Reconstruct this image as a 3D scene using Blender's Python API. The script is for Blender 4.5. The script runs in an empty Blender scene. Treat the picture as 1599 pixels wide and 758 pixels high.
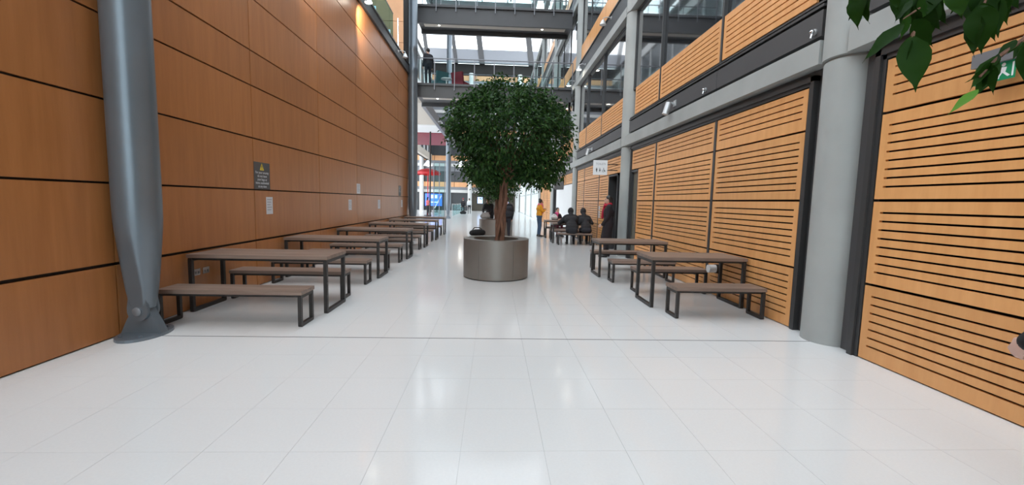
import bpy, bmesh, math, random
import numpy as np
from mathutils import Vector, Matrix
random.seed(7)
S = bpy.context.scene
COL = S.collection

# ------------------------------------------------------------------ camera, sky, exposure
F = 668.412
YAW, PITCH, ROLL, EYE = .0441, .0959, .0227, 1.5
_cy, _sy, _cp, _sp = math.cos(YAW), math.sin(YAW), math.cos(PITCH), math.sin(PITCH)
FW = Vector((_sy*_cp, _cy*_cp, -_sp)); _r = Vector((_cy, -_sy, 0)); _u = _r.cross(FW)
RT = _r*math.cos(ROLL) + _u*math.sin(ROLL); UP = -_r*math.sin(ROLL) + _u*math.cos(ROLL)
cam_d = bpy.data.cameras.new('camera'); cam = bpy.data.objects.new('camera', cam_d); COL.objects.link(cam)
cam_d.sensor_width = 36; cam_d.lens = F/1599*36; cam_d.clip_end = 300; cam_d.clip_start = .02
m = Matrix((RT, UP, -FW)).transposed().to_4x4(); m.translation = (0, 0, EYE)
cam.matrix_world = m; S.camera = cam

W = bpy.data.worlds.new('overcast_sky'); S.world = W; W.use_nodes = True
bg = W.node_tree.nodes['Background']
bg.inputs[0].default_value = (.88, .94, 1, 1); bg.inputs[1].default_value = 3.1
S.view_settings.view_transform = 'Standard'; S.view_settings.look = 'None'
S.view_settings.exposure = 0.23; S.view_settings.gamma = 1.0; S.view_settings.use_curve_mapping = False
S.cycles.use_denoising = True
S.cycles.max_bounces = 8; S.cycles.transparent_max_bounces = 16; S.cycles.sample_clamp_indirect = 4

def at(u, v, d):
    "point in the hall at distance d along the view axis"
    return Vector((0, 0, EYE)) + (FW + RT*((u-799.5)/F) - UP*((v-379)/F))*d

# ------------------------------------------------------------------ materials
def new_mat(name):
    mt = bpy.data.materials.new(name); mt.use_nodes = True
    return mt, mt.node_tree.nodes, mt.node_tree.links, mt.node_tree.nodes['Principled BSDF']
def plain(name, c, rough=.5, metal=0, spec=.5, noise=0, nscale=8, bump=0, coat=0):
    mt, N, L, P = new_mat(name)
    P.inputs['Base Color'].default_value = (*c, 1); P.inputs['Roughness'].default_value = rough
    P.inputs['Metallic'].default_value = metal; P.inputs['Specular IOR Level'].default_value = spec
    if coat: P.inputs['Coat Weight'].default_value = coat; P.inputs['Coat Roughness'].default_value = .06
    if noise or bump:
        tc = N.new('ShaderNodeTexCoord'); nz = N.new('ShaderNodeTexNoise'); nz.inputs['Scale'].default_value = nscale
        nz.inputs['Detail'].default_value = 5
        L.new(tc.outputs['Object'], nz.inputs['Vector'])
        if noise:
            r = N.new('ShaderNodeValToRGB')
            r.color_ramp.elements[0].position = .3; r.color_ramp.elements[1].position = .7
            r.color_ramp.elements[0].color = (*[x*(1-noise) for x in c], 1)
            r.color_ramp.elements[1].color = (*[min(1, x*(1+noise)) for x in c], 1)
            L.new(nz.outputs['Fac'], r.inputs['Fac']); L.new(r.outputs['Color'], P.inputs['Base Color'])
        if bump:
            b = N.new('ShaderNodeBump'); b.inputs['Strength'].default_value = bump; b.inputs['Distance'].default_value = .01
            L.new(nz.outputs['Fac'], b.inputs['Height']); L.new(b.outputs['Normal'], P.inputs['Normal'])
    return mt
def wood(name, c0, c1, scale=(1, 1, 1), rough=.38, vary=.12, nscale=3.0, coat=0):
    "veneer: stretched noise grain plus a small tone shift for each board"
    mt, N, L, P = new_mat(name)
    tc = N.new('ShaderNodeTexCoord'); oi = N.new('ShaderNodeObjectInfo')
    mp = N.new('ShaderNodeMapping'); mp.inputs['Scale'].default_value = scale
    ad = N.new('ShaderNodeVectorMath'); ad.operation = 'MULTIPLY_ADD'; ad.inputs[1].default_value = (1, 1, 1)
    mu = N.new('ShaderNodeMath'); mu.operation = 'MULTIPLY'; mu.inputs[1].default_value = 37
    L.new(oi.outputs['Random'], mu.inputs[0]); L.new(tc.outputs['Object'], ad.inputs[0]); L.new(mu.outputs[0], ad.inputs[2])
    L.new(ad.outputs[0], mp.inputs['Vector'])
    nz = N.new('ShaderNodeTexNoise'); nz.inputs['Scale'].default_value = nscale; nz.inputs['Detail'].default_value = 7
    nz.inputs['Roughness'].default_value = .62
    L.new(mp.outputs['Vector'], nz.inputs['Vector'])
    r = N.new('ShaderNodeValToRGB'); r.color_ramp.elements[0].position = .32; r.color_ramp.elements[1].position = .7
    r.color_ramp.elements[0].color = (*c0, 1); r.color_ramp.elements[1].color = (*c1, 1)
    L.new(nz.outputs['Fac'], r.inputs['Fac'])
    hs = N.new('ShaderNodeHueSaturation'); mr = N.new('ShaderNodeMapRange')
    mr.inputs['To Min'].default_value = 1-vary; mr.inputs['To Max'].default_value = 1+vary
    L.new(oi.outputs['Random'], mr.inputs['Value']); L.new(mr.outputs['Result'], hs.inputs['Value'])
    L.new(r.outputs['Color'], hs.inputs['Color']); L.new(hs.outputs['Color'], P.inputs['Base Color'])
    P.inputs['Roughness'].default_value = rough
    if coat: P.inputs['Coat Weight'].default_value = coat; P.inputs['Coat Roughness'].default_value = .2
    return mt
def glass(name, tint=(.82, .93, .92), refl=1.0):
    mt, N, L, P = new_mat(name); N.remove(P)
    out = N['Material Output']; t = N.new('ShaderNodeBsdfTransparent'); t.inputs[0].default_value = (*tint, 1)
    if not refl: L.new(t.outputs[0], out.inputs[0]); return mt
    g = N.new('ShaderNodeBsdfGlossy'); g.inputs['Roughness'].default_value = .02; g.inputs[0].default_value = (refl, refl, refl, 1)
    f = N.new('ShaderNodeLayerWeight'); f.inputs['Blend'].default_value = .5
    pw = N.new('ShaderNodeMath'); pw.operation = 'POWER'; pw.inputs[1].default_value = 5; L.new(f.outputs['Facing'], pw.inputs[0])
    hf_ = N.new('ShaderNodeMath'); hf_.operation = 'MULTIPLY_ADD'; hf_.inputs[1].default_value = .3; hf_.inputs[2].default_value = .02; L.new(pw.outputs[0], hf_.inputs[0])
    mx = N.new('ShaderNodeMixShader'); L.new(hf_.outputs[0], mx.inputs[0]); L.new(t.outputs[0], mx.inputs[1]); L.new(g.outputs[0], mx.inputs[2])
    L.new(mx.outputs[0], out.inputs[0]); return mt
def emit(name, c, s):
    mt, N, L, P = new_mat(name); P.inputs['Base Color'].default_value = (*c, 1)
    P.inputs['Emission Color'].default_value = (*c, 1); P.inputs['Emission Strength'].default_value = s; return mt

M = {}
M['panel_left'] = wood('orange_veneer', (.345, .130, .038), (.43, .172, .054), (1, 6, .5), .36, .07, 1.6)
M['panel_right'] = wood('honey_veneer', (.68, .320, .112), (.78, .395, .150), (1, 5, .6), .42, .06, 1.8)
M['panel_far'] = wood('pale_honey_veneer', (.60, .31, .15), (.68, .36, .18), (1, 5, .6), .45, .04, 1.8)
M['top'] = wood('grey_brown_wood', (.165, .112, .086), (.265, .190, .152), (.5, 9, 9), .42, .10, 2.2)
M['cavity'] = plain('black_cavity', (.012, .009, .008), .8)
M['dark'] = plain('charcoal_metal', (.058, .058, .060), .42, .3)
M['fascia'] = plain('dark_grey_metal_fascia', (.070, .070, .073), .5, .15, noise=.06, nscale=1.2)
M['steel_black'] = plain('black_steel', (.030, .027, .026), .42, .2)
M['tube'] = plain('grey_painted_steel', (.165, .195, .225), .30, .45, noise=.05, nscale=3)
M['tube_far'] = plain('mid_grey_painted_steel', (.20, .21, .23), .4, .3)
M['concrete'] = plain('smooth_concrete', (.36, .375, .365), .62, noise=.09, nscale=1.7, bump=.06)
M['concrete_pale'] = plain('pale_concrete', (.55, .55, .54), .65, noise=.06, nscale=2)
M['white'] = plain('white_paint', (.78, .79, .79), .5)
M['soffit'] = plain('cream_soffit', (.55, .50, .44), .6)
M['planter'] = plain('brushed_bronze_steel', (.25, .228, .208), .46, .7, noise=.05, nscale=2)
M['soil'] = plain('dark_soil', (.02, .016, .013), .95, noise=.4, nscale=40, bump=.6)
M['bark'] = wood('reddish_bark', (.10, .045, .028), (.24, .12, .075), (9, 9, 1), .8, .1, 5)
M['glass'] = glass('clear_glass', (.90, .955, .955), 0)
M['glass_roof'] = glass('roof_glass', (.95, .97, .98))
M['glass_green'] = glass('balustrade_glass', (.80, .91, .91), 0)
M['glass_teal'] = glass('teal_balustrade_glass', (.50, .68, .70), 0)
M['glass_dark'] = plain('dark_window_glass', (.012, .014, .017), .02, 0, 1.0, coat=1)
M['sign_box'] = plain('grey_sign_housing', (.16, .16, .17), .5)
M['pane_far'] = plain('far_window_glass', (.035, .040, .045), .30, 0, .6)
M['chrome'] = plain('polished_steel', (.62, .63, .64), .22, 1)
M['lampbody'] = plain('pale_lamp_metal', (.55, .56, .57), .35, .5)
M['lamp'] = emit('lit_lamp', (1, .93, .80), 26)
M['red'] = plain('red_lacquer', (.55, .015, .02), .4)
M['dark_red'] = plain('dark_red_panel', (.22, .012, .02), .5)
M['sign_grey'] = plain('sign_charcoal', (.075, .072, .072), .5)
M['sign_white'] = plain('sign_white', (.80, .81, .83), .5)
M['print'] = plain('grey_print', (.30, .31, .34), .6)
M['paper'] = plain('white_paper', (.62, .63, .66), .7)
M['ink'] = plain('black_ink', (.06, .06, .07), .6)
M['yellow'] = plain('warning_yellow', (.75, .55, .02), .5)
M['green'] = plain('exit_green', (.0, .24, .10), .45)
M['plug'] = plain('white_plastic', (.75, .75, .75), .4)
M['joint'] = plain('dark_joint_strip', (.09, .09, .09), .5)
M['grout'] = plain('pale_grout', (.60, .60, .60), .4)
M['screen'] = emit('blue_screen', (.05, .16, .85), 1.1)
M['screen_lit'] = emit('pale_screen_print', (.45, .62, 1), 1.2)
M['eye'] = plain('eye_dark', (.02, .015, .012), .3)
def floor_mat():
    mt, N, L, P = new_mat('polished_white_floor')
    tc = N.new('ShaderNodeTexCoord'); nz = N.new('ShaderNodeTexNoise'); nz.inputs['Scale'].default_value = 60; nz.inputs['Detail'].default_value = 4
    L.new(tc.outputs['Object'], nz.inputs['Vector'])
    r = N.new('ShaderNodeValToRGB'); r.color_ramp.elements[0].color = (.70, .70, .70, 1); r.color_ramp.elements[1].color = (.76, .76, .755, 1)
    L.new(nz.outputs['Fac'], r.inputs['Fac']); N.remove(P)
    df = N.new('ShaderNodeBsdfDiffuse'); L.new(r.outputs['Color'], df.inputs['Color'])
    gl = N.new('ShaderNodeBsdfGlossy'); gl.inputs['Roughness'].default_value = .11
    fr = N.new('ShaderNodeFresnel'); fr.inputs['IOR'].default_value = 1.5
    mn = N.new('ShaderNodeMath'); mn.operation = 'MINIMUM'; mn.inputs[1].default_value = .58; L.new(fr.outputs[0], mn.inputs[0])
    mx = N.new('ShaderNodeMixShader'); L.new(mn.outputs[0], mx.inputs[0]); L.new(df.outputs[0], mx.inputs[1]); L.new(gl.outputs[0], mx.inputs[2])
    L.new(mx.outputs[0], N['Material Output'].inputs[0])
    return mt
M['floor'] = floor_mat()
def leaf_mat(name, c0, c1, trans=.25, spec=.3):
    mt, N, L, P = new_mat(name)
    g = N.new('ShaderNodeNewGeometry'); r = N.new('ShaderNodeValToRGB')
    r.color_ramp.elements[0].color = (*c0, 1); r.color_ramp.elements[1].color = (*c1, 1)
    L.new(g.outputs['Random Per Island'], r.inputs['Fac']); L.new(r.outputs['Color'], P.inputs['Base Color'])
    P.inputs['Roughness'].default_value = .5; P.inputs['Specular IOR Level'].default_value = spec
    t = N.new('ShaderNodeBsdfTranslucent'); L.new(r.outputs['Color'], t.inputs[0])
    mx = N.new('ShaderNodeMixShader'); mx.inputs[0].default_value = trans
    L.new(P.outputs[0], mx.inputs[1]); L.new(t.outputs[0], mx.inputs[2]); L.new(mx.outputs[0], N['Material Output'].inputs[0])
    return mt
M['leaf'] = leaf_mat('fig_leaf', (.010, .034, .010), (.045, .115, .022), .25)
M['leaf_near'] = leaf_mat('fig_leaf_glossy', (.008, .028, .003), (.020, .062, .007), .25, .08)
M['leaf_new'] = leaf_mat('young_fig_leaf', (.07, .20, .015), (.11, .30, .025), .45)

# ------------------------------------------------------------------ mesh helpers
class MB:
    def __init__(s): s.v = []; s.f = []; s.m = []
    def add(s, vs, fs, mi=0):
        o = len(s.v); s.v += [tuple(x) for x in vs]; s.f += [tuple(i+o for i in f) for f in fs]; s.m += [mi]*len(fs); return s
    def box(s, x0, x1, y0, y1, z0, z1, mi=0):
        vs = [(x, y, z) for x in (x0, x1) for y in (y0, y1) for z in (z0, z1)]
        return s.add(vs, [(0, 1, 3, 2), (4, 6, 7, 5), (0, 4, 5, 1), (2, 3, 7, 6), (0, 2, 6, 4), (1, 5, 7, 3)], mi)
    def cyl(s, a, b, r0, r1=None, n=20, caps=True, mi=0):
        return s.tube([a, b], [r0, r0 if r1 is None else r1], n, caps, mi)
    def tube(s, pts, rad, n=12, caps=True, mi=0, square=False):
        pts = [Vector(p) for p in pts]
        if not hasattr(rad, '__len__'): rad = [rad]*len(pts)
        vs = []; prev = None
        for i, p in enumerate(pts):
            t = (pts[min(i+1, len(pts)-1)]-pts[max(i-1, 0)])
            t = t.normalized() if t.length > 1e-9 else Vector((0, 0, 1))
            if prev is None:
                a = Vector((0, 0, 1)) if abs(t.z) < .9 else Vector((0, 1, 0))
                x = a.cross(t).normalized()
            else:
                x = (prev-t*prev.dot(t)); x = x.normalized() if x.length > 1e-6 else t.orthogonal().normalized()
            prev = x; y = t.cross(x)
            for k in range(n):
                an = 2*math.pi*(k+(.5 if square else 0))/n
                vs.append(p+(x*math.cos(an)+y*math.sin(an))*rad[i])
        fs = [(i*n+k, i*n+(k+1) % n, (i+1)*n+(k+1) % n, (i+1)*n+k) for i in range(len(pts)-1) for k in range(n)]
        if caps: fs += [tuple(range(n-1, -1, -1)), tuple((len(pts)-1)*n+k for k in range(n))]
        return s.add(vs, fs, mi)
    def lathe(s, prof, c=(0, 0), n=48, mi=0, close=False):
        vs = [(c[0]+r*math.cos(2*math.pi*k/n), c[1]+r*math.sin(2*math.pi*k/n), z) for r, z in prof for k in range(n)]
        q = len(prof)
        fs = [(i*n+k, i*n+(k+1) % n, (i+1)*n+(k+1) % n, (i+1)*n+k) for i in range(q-1) for k in range(n)]
        if close: fs += [tuple(range(n-1, -1, -1)), tuple((q-1)*n+k for k in range(n))]
        return s.add(vs, fs, mi)
    def ball(s, c, r, n=12, h=8, mi=0):
        r = r if hasattr(r, '__len__') else (r, r, r)
        vs = [(c[0], c[1], c[2]-r[2])]
        for i in range(1, h):
            t = -math.pi/2+math.pi*i/h
            vs += [(c[0]+r[0]*math.cos(t)*math.cos(2*math.pi*k/n), c[1]+r[1]*math.cos(t)*math.sin(2*math.pi*k/n), c[2]+r[2]*math.sin(t)) for k in range(n)]
        vs.append((c[0], c[1], c[2]+r[2])); e = len(vs)-1
        fs = [(0, 1+(k+1) % n, 1+k) for k in range(n)]
        fs += [(1+i*n+k, 1+i*n+(k+1) % n, 1+(i+1)*n+(k+1) % n, 1+(i+1)*n+k) for i in range(h-2) for k in range(n)]
        fs += [(1+(h-2)*n+k, 1+(h-2)*n+(k+1) % n, e) for k in range(n)]
        return s.add(vs, fs, mi)
    def prism(s, pts, ax, a, b, mi=0):
        "polygon in the two axes other than ax, extruded from a to b along ax"
        def P(p, q):
            l = list(p); l.insert(ax, q); return tuple(l)
        n = len(pts); vs = [P(p, a) for p in pts]+[P(p, b) for p in pts]
        fs = [tuple(range(n)), tuple(range(2*n-1, n-1, -1))]+[(k, (k+1) % n, n+(k+1) % n, n+k) for k in range(n)]
        return s.add(vs, fs, mi)
    def mesh(s, name, smooth=False):
        me = bpy.data.meshes.new(name); me.from_pydata(s.v, [], s.f)
        me.polygons.foreach_set('material_index', s.m)
        bm = bmesh.new(); bm.from_mesh(me); bmesh.ops.recalc_face_normals(bm, faces=bm.faces); bm.to_mesh(me); bm.free()
        if smooth: me.shade_smooth(); me.set_sharp_from_angle(angle=math.radians(38))
        me.update(); return me

def link(name, data, mats=None, parent=None, loc=None, rz=0):
    o = bpy.data.objects.new(name, data); COL.objects.link(o)
    if data is not None and mats is not None and not data.materials:
        for k in (mats if isinstance(mats, (list, tuple)) else [mats]): data.materials.append(M[k] if isinstance(k, str) else k)
    if parent: o.parent = parent
    if loc is not None: o.location = loc
    if rz: o.rotation_euler = (0, 0, rz)
    return o
def obj(name, mb, mats, parent=None, loc=None, rz=0, smooth=False):
    return link(name, mb.mesh(name, smooth), mats, parent, loc, rz)
def tag(o, label=None, cat=None, group=None, kind=None):
    if label: o['label'] = label
    if cat: o['category'] = cat
    if group: o['group'] = group
    if kind: o['kind'] = kind
    return o
def struct(name, mb, mats, smooth=False): return tag(obj(name, mb, mats, smooth=smooth), kind='structure')
def thing(name, label, cat, loc=(0, 0, 0), rz=0, group=None):
    return tag(link(name, None, loc=loc, rz=rz), label, cat, group)
def copy_tree(o, parent=None):
    c = o.copy(); COL.objects.link(c); c.parent = parent
    for ch in list(o.children): copy_tree(ch, c)
    return c
def text_mesh(body, size, align='CENTER', extrude=.0006):
    cu = bpy.data.curves.new('lettering', 'FONT'); cu.body = body; cu.size = size; cu.align_x = align; cu.align_y = 'CENTER'
    cu.extrude = extrude; cu.resolution_u = 3
    o = bpy.data.objects.new('lettering', cu); COL.objects.link(o)
    bpy.context.view_layer.update()
    me = bpy.data.meshes.new_from_object(o.evaluated_get(bpy.context.evaluated_depsgraph_get()))
    bpy.data.objects.remove(o); return me
def place_text(body, size, mat, parent, loc, facing):
    "facing '+x', '-x' or '-y'"
    o = link('lettering', text_mesh(body, size), mat, parent, loc)
    o.rotation_euler = {'-y': (math.pi/2, 0, 0), '+x': (math.pi/2, 0, math.pi/2), '-x': (math.pi/2, 0, -math.pi/2)}[facing]
    return o

LX, RX = -3.9, 3.73          # faces of the two side walls

# ================================================================== THE SETTING
# floor: slab, then single tiles where the joints can be seen
floor = struct('floor', MB().box(-17, 9, -12, 62.5, -.35, -.004), 'grout')
TX, TY = .5021, .529
tx0 = -.6743-7*TX
xs = [tx0+i*TX for i in range(16)]
ys = [4.56+i*TY for i in range(-7, 6)]
tm = MB().box(.0008, TX-.0008, .0008, TY-.0008, -.004, 0).mesh('tile')
for j in range(len(ys)-1):
    for i in range(len(xs)-1):
        x0 = xs[i]
        if x0 < LX-.35 or x0+TX > 4.15: continue
        link('floor_tile', tm, 'floor', floor, (x0, ys[j], 0))
ex0 = min(x for x in xs if x >= LX-.35); ex1 = max(x for x in xs if x <= 4.15)
surf = MB()
surf.box(-17, ex0, -12, 62.5, -.004, 0); surf.box(ex1, 9, -12, 62.5, -.004, 0)
surf.box(ex0, ex1, -12, ys[0], -.004, 0); surf.box(ex0, ex1, ys[-1], 62.5, -.004, 0)
obj('floor_surface', surf, 'floor', floor)
obj('expansion_joint', MB().box(-3.85, 3.6, 4.56-.006, 4.56+.006, -.001, .0015), 'joint', floor)

# wall on the west side: plain veneer panels with dark joints
wl = struct('wall_left', MB().box(LX-.30, LX-.03, -12, 20.35, 0, 6.98), 'cavity')
zr = [0.014, .769, 1.595, 2.423, 3.248, 3.793, 4.62, 5.44, 6.26, 6.985]
yj = [4.5546+2.633*k for k in range(-6, 7)]
cache = {}
for r in range(len(zr)-1):
    hh = zr[r+1]-zr[r]-.022
    me = MB().box(-.028, 0, .008, 2.633-.008, 0, hh).mesh('panel'); cache[r] = me
    for k in range(len(yj)-1):
        link('veneer_panel', me, 'panel_left', wl, (LX, yj[k], zr[r]+(.011 if r else 0)))
obj('end_cap', MB().box(LX-.30, LX, 20.35, 20.40, 0, 6.98), 'panel_left', wl)

# gallery over that wall: slab edge, glass balustrade and the veneer wall closing its end
gal = struct('slab_gallery', MB().box(-8.2, LX+.02, -12, 20.42, 6.985, 7.30), 'dark')
obj('fascia', MB().box(LX+.02, LX+.07, -12, 20.4, 6.99, 7.36).box(LX+.0, LX+.10, -12, 20.4, 7.33, 7.38), 'dark', gal)
bal = thing('glass_balustrade', 'green-tinted glass balustrade along the dark gallery edge above the plain orange wall', 'balustrade', (LX-.03, -12, 7.30))
y = 0.0
while y < 29.0:
    w = min(1.9, 29.05-y)
    obj('pane', MB().box(-.008, .008, y+.02, y+w-.02, .02, 1.12), 'glass_teal', bal)
    obj('clamp', MB().box(-.03, .03, y-.02, y+.02, 0, .35), 'chrome', bal)
    y += 1.9
obj('handrail', MB().tube([(0, 0, 1.14), (0, 29.05, 1.14)], .022, 8), 'chrome', bal)
post = tag(obj('rail_post', MB().box(-.02, .02, -.02, .02, 0, 1.1).box(-.05, .05, -.05, .05, 0, .02), 'chrome', loc=(LX+.05, 17.55, 7.38)),
           'slim steel post beyond the end of the gallery glass', 'post')
ge = struct('wall_gallery_end', MB().box(-8.2, -3.80, 18.33, 19.4, 7.3, 15), 'cavity')
for i in range(2):
    for k in range(9):
        z0 = 7.01+.83*k
        if z0 < 7.3: z0 = 7.31
        obj('veneer_panel', MB().box(0, 2.1, 0, .03, 0, 7.01+.83*(k+1)-.015-z0), 'panel_far', ge, (-3.79-2.115*(i+1), 18.3, z0))
struct('wall_gallery_back', MB().box(-8.5, -8.2, -12, 18.6, 7.0, 10.4), 'panel_left')  # unseen wall, kept low so more sky light reaches the slatted wall
wb = struct('wall_back', MB().box(-8.5, 4.6, -12.3, -12, 0, .35).box(-8.5, 4.6, -12.3, -12, 14.4, 15).box(-8.5, 4.6, -12.3, -12, 6.9, 7.4), 'concrete_pale')
for i in range(9):
    x = -8.4+i*1.6
    obj('mullion', MB().box(x-.05, x+.05, -12.25, -12.05, .35, 14.4), 'white', wb)
    if i < 8:
        for z0, z1 in ((.35, 3.6), (3.65, 6.9), (7.4, 10.9), (10.95, 14.4)): obj('pane', MB().box(x+.05, x+1.55, -12.16, -12.14, z0, z1), 'glass', wb)
struct('ground_outside', MB().box(-60, 60, -80, -12.31, -.35, -.02), 'concrete_pale')  # unseen ground, added to keep sky light from coming in from below

# ---- wall on the east side
ROWS = [(.012, .746, [.147+.083*i for i in range(7)]), (.772, 1.576, [.889+.083*i for i in range(8)]),
        (1.602, 2.410, [1.719+.083*i for i in range(8)]), (2.436, 2.922, [2.585+.085*i for i in range(4)])]
STRIP = (3.90, 4.60, [3.99+.083*i for i in range(7)])
_sl = {}
def slotted(w, z0, z1, slots, mg=.08, th=.018, depth=.03):
    key = (round(w, 3), z0, z1)
    if key not in _sl:
        b = MB(); h = z1-z0
        b.box(0, depth, 0, mg, 0, h); b.box(0, depth, w-mg, w, 0, h)
        zz = [0]+[q for s_ in slots for q in (s_-z0-th/2, s_-z0+th/2)]+[h]
        for i in range(0, len(zz), 2): b.box(0, depth, mg, w-mg, zz[i], zz[i+1])
        _sl[key] = b.mesh('slotted_panel')
    return _sl[key]
COLS = [-2.93+7.55*k for k in range(0, 8)]
wr = MB()
wr.box(4.14, 4.45, -12, 35.0, 0, 15)
wr.box(4.14, 4.45, 35.0, 62, 4.0, 15)
wr = struct('wall_right', wr, 'cavity')
def panel(y0, y1, row):
    z0, z1, sl = row
    link('slotted_panel', slotted(y1-y0, z0, z1, sl), 'panel_right', wr, (RX, y0, z0))
def frame_bay(y0, y1, zt, zb=0):
    "dark stepped frame round a bay of panels"
    b = MB()
    b.box(RX-.005, RX+.06, y0-.055, y0-.012, zb, zt+.055); b.box(RX-.03, RX+.06, y0-.115, y0-.055, zb, zt+.115)
    b.box(RX-.005, RX+.06, y1+.012, y1+.055, zb, zt+.055); b.box(RX-.03, RX+.06, y1+.055, y1+.115, zb, zt+.115)
    b.box(RX-.005, RX+.06, y0-.055, y1+.055, zt+.012, zt+.055); b.box(RX-.03, RX+.06, y0-.115, y1+.115, zt+.055, zt+.115)
    obj('bay_frame', b, 'dark', wr)
def mullion(y, z0, z1, w=.08, x0=RX-.01):
    obj('mullion', MB().box(x0, RX+.06, y-w/2+.008, y+w/2-.008, z0, z1), 'dark', wr)
BAYS = [
    dict(y=(-2.40, 4.0736), cut=[-.51, 1.98], low=[(-2.4, -.55), (-.47, 1.94), (2.02, 4.0736)]),
    dict(y=(5.108, 11.62), cut=[7.236, 9.911], low=[(5.108, 7.196), (7.276, 9.871), (9.951, 11.10)]),
    dict(y=(12.66, 19.24), cut=[15.24, 17.76], low=[(14.0, 15.2), (15.28, 17.72), (17.8, 19.24)]),
    dict(y=(20.22, 26.78), cut=[22.45, 24.7], low=[]),
    dict(y=(27.76, 34.33), cut=[30.0, 32.2], low=[(27.76, 29.96), (30.04, 32.16), (32.24, 34.33)]),
]
for B in BAYS:
    y0, y1 = B['y']; ed = [y0]+[q for c in B['cut'] for q in (c-.04, c+.04)]+[y1]
    for a, b in B['low']:
        for r in ROWS[:3]: panel(a, b, r)
    for i in range(0, len(ed), 2): panel(ed[i], ed[i+1], ROWS[3])
    frame_bay(y0, y1, 2.926)
    for c in B['cut']: mullion(c, 2.43 if not B['low'] else 0.0, 2.93)
    for i in range(0, len(ed), 2): panel(ed[i], ed[i+1], STRIP)
    for c in B['cut']: mullion(c, 3.86, 6.66, .07)
# infill beside the columns, frieze above the panels and the grey fascia under the first-floor strip
for k, c in enumerate(COLS[:6]):
    obj('column_surround', MB().box(RX+.045, RX+.10, c-.56, c-.27, 0, 3.30).box(RX+.045, RX+.10, c+.27, c+.50, 0, 3.30), 'fascia', wr)
for k in range(5):
    c0, c1 = COLS[k], COLS[k+1]
    obj('frieze', MB().box(RX+.035, RX+.09, c0+.28, c1-.28, 3.035, 3.30), 'fascia', wr)
    n = 3; w = (c1-c0-.58)/n
    for i in range(n):
        obj('fascia_panel', MB().box(RX-.05, RX+.05, c0+.29+i*w+.004, c0+.29+(i+1)*w-.004, 3.455, 3.745), 'fascia', wr)
    obj('ledge', MB().box(RX-.06, RX+.05, c0+.28, c1-.28, 3.775, 3.805).box(RX-.04, RX+.05, c0+.28, c1-.28, 3.832, 3.856), 'dark', wr)
# the upper storeys
wn = 0
UP_COLS = COLS
for k in range(len(UP_COLS)-1):
    c0, c1 = UP_COLS[k], UP_COLS[k+1]
    if k < len(BAYS):
        ed = [c0+.3]+BAYS[k]['cut']+[c1-.3]
    else:
        ed = [c0+.3, (c0+c1)/2, c1-.3]
    if k >= 5:
        for i in range(len(ed)-1): panel(ed[i]+.03, ed[i+1]-.03, STRIP)
    for (z0, z1) in ((4.60, 6.68), (8.38, 10.4), (12.1, 14.2)):
        wn += 1
        wo = struct('window_%d' % wn, MB().box(RX+.13, RX+.30, c0+.29, c1-.29, z0, z1), 'cavity')
        for i in range(len(ed)-1):
            obj('pane', MB().box(RX+.05, RX+.07, ed[i]+.02, ed[i+1]-.02, z0+.02, z1-.02), 'glass_dark', wo)
        fr = MB()
        for e in ed: fr.box(RX+.02, RX+.12, e-.025, e+.025, z0, z1)
        fr.box(RX+.02, RX+.12, c0+.29, c1-.29, z1-.03, z1); fr.box(RX+.02, RX+.12, c0+.29, c1-.29, z0-.01, z0+.02)
        obj('window_frame', fr, 'dark', wo)
    for zb in (7.64, 11.36):
        for i in range(len(ed)-1):
            obj('plain_panel', MB().box(0, .03, 0, ed[i+1]-ed[i]-.02, 0, .72), 'panel_right', wr, (RX, ed[i]+.01, zb))
        obj('fascia_panel', MB().box(RX-.05, RX+.05, c0+.29, c1-.29, zb-.63, zb-.07), 'fascia', wr)
        obj('ledge', MB().box(RX-.085, RX+.05, c0+.28, c1-.28, zb-.06, zb-.02), 'dark', wr)
tn = 0
for k in range(len(COLS)-1):
    for zb in (3.11, 6.72, 10.42, 14.2):
        tn += 1
        struct('trim_%d' % tn, MB().box(3.60, 4.1, COLS[k]+.2, COLS[k+1]-.2, zb, zb+.26), 'concrete')
for k, c in enumerate(COLS):
    b = MB()
    R0, R1 = .268, .285
    prof = [(R0, 0), (R0, 3.07), (R0-.012, 3.085), (R0-.03, 3.09), (R0-.03, 3.105), (R1, 3.11), (R1, 6.69), (R1-.03, 6.70), (R1-.03, 6.72), (R1, 6.73), (R1, 15)]
    b.lathe(prof, (3.85, c), 56, close=True)
    struct('column_%d' % (k+1), b, 'concrete', smooth=True)

# doors in the east wall
def door(n, y0, y1, mats, zt=2.41, dx=3.98):
    d = struct('door_%d' % n, MB().box(dx, dx+.05, y0+.05, y1-.05, .01, zt-.05), mats)
    obj('door_frame', MB().box(RX+.0, 4.12, y0, y0+.05, 0, zt).box(RX+.0, 4.12, y1-.05, y1, 0, zt).box(RX, 4.12, y0, y1, zt-.05, zt), 'dark', d)
    obj('handle', MB().tube([(dx-.04, y0+.14, .9), (dx-.04, y0+.14, 1.25)], .012, 8).box(dx-.04, dx, y0+.13, y0+.15, .92, .94).box(dx-.04, dx, y0+.13, y0+.15, 1.2, 1.22), 'chrome', d)
    return d
M['olive'] = plain('olive_door_paint', (.125, .115, .085), .5)
door(1, 11.11, 11.80, 'olive', dx=3.79); door(2, 12.95, 13.98, 'glass_dark'); door(3, 25.75, 26.75, 'glass_dark')
# white shutter boards below the fourth bay
sh = tag(link('white_partition', None, loc=(RX, 20.22, 0)), 'white painted boarding under slatted wood beyond the third concrete column', 'boarding')
for i in range(4):
    obj('board', MB().box(0, .03, i*1.36+.005, (i+1)*1.36-.005, .01, 2.40), 'white', sh)

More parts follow.
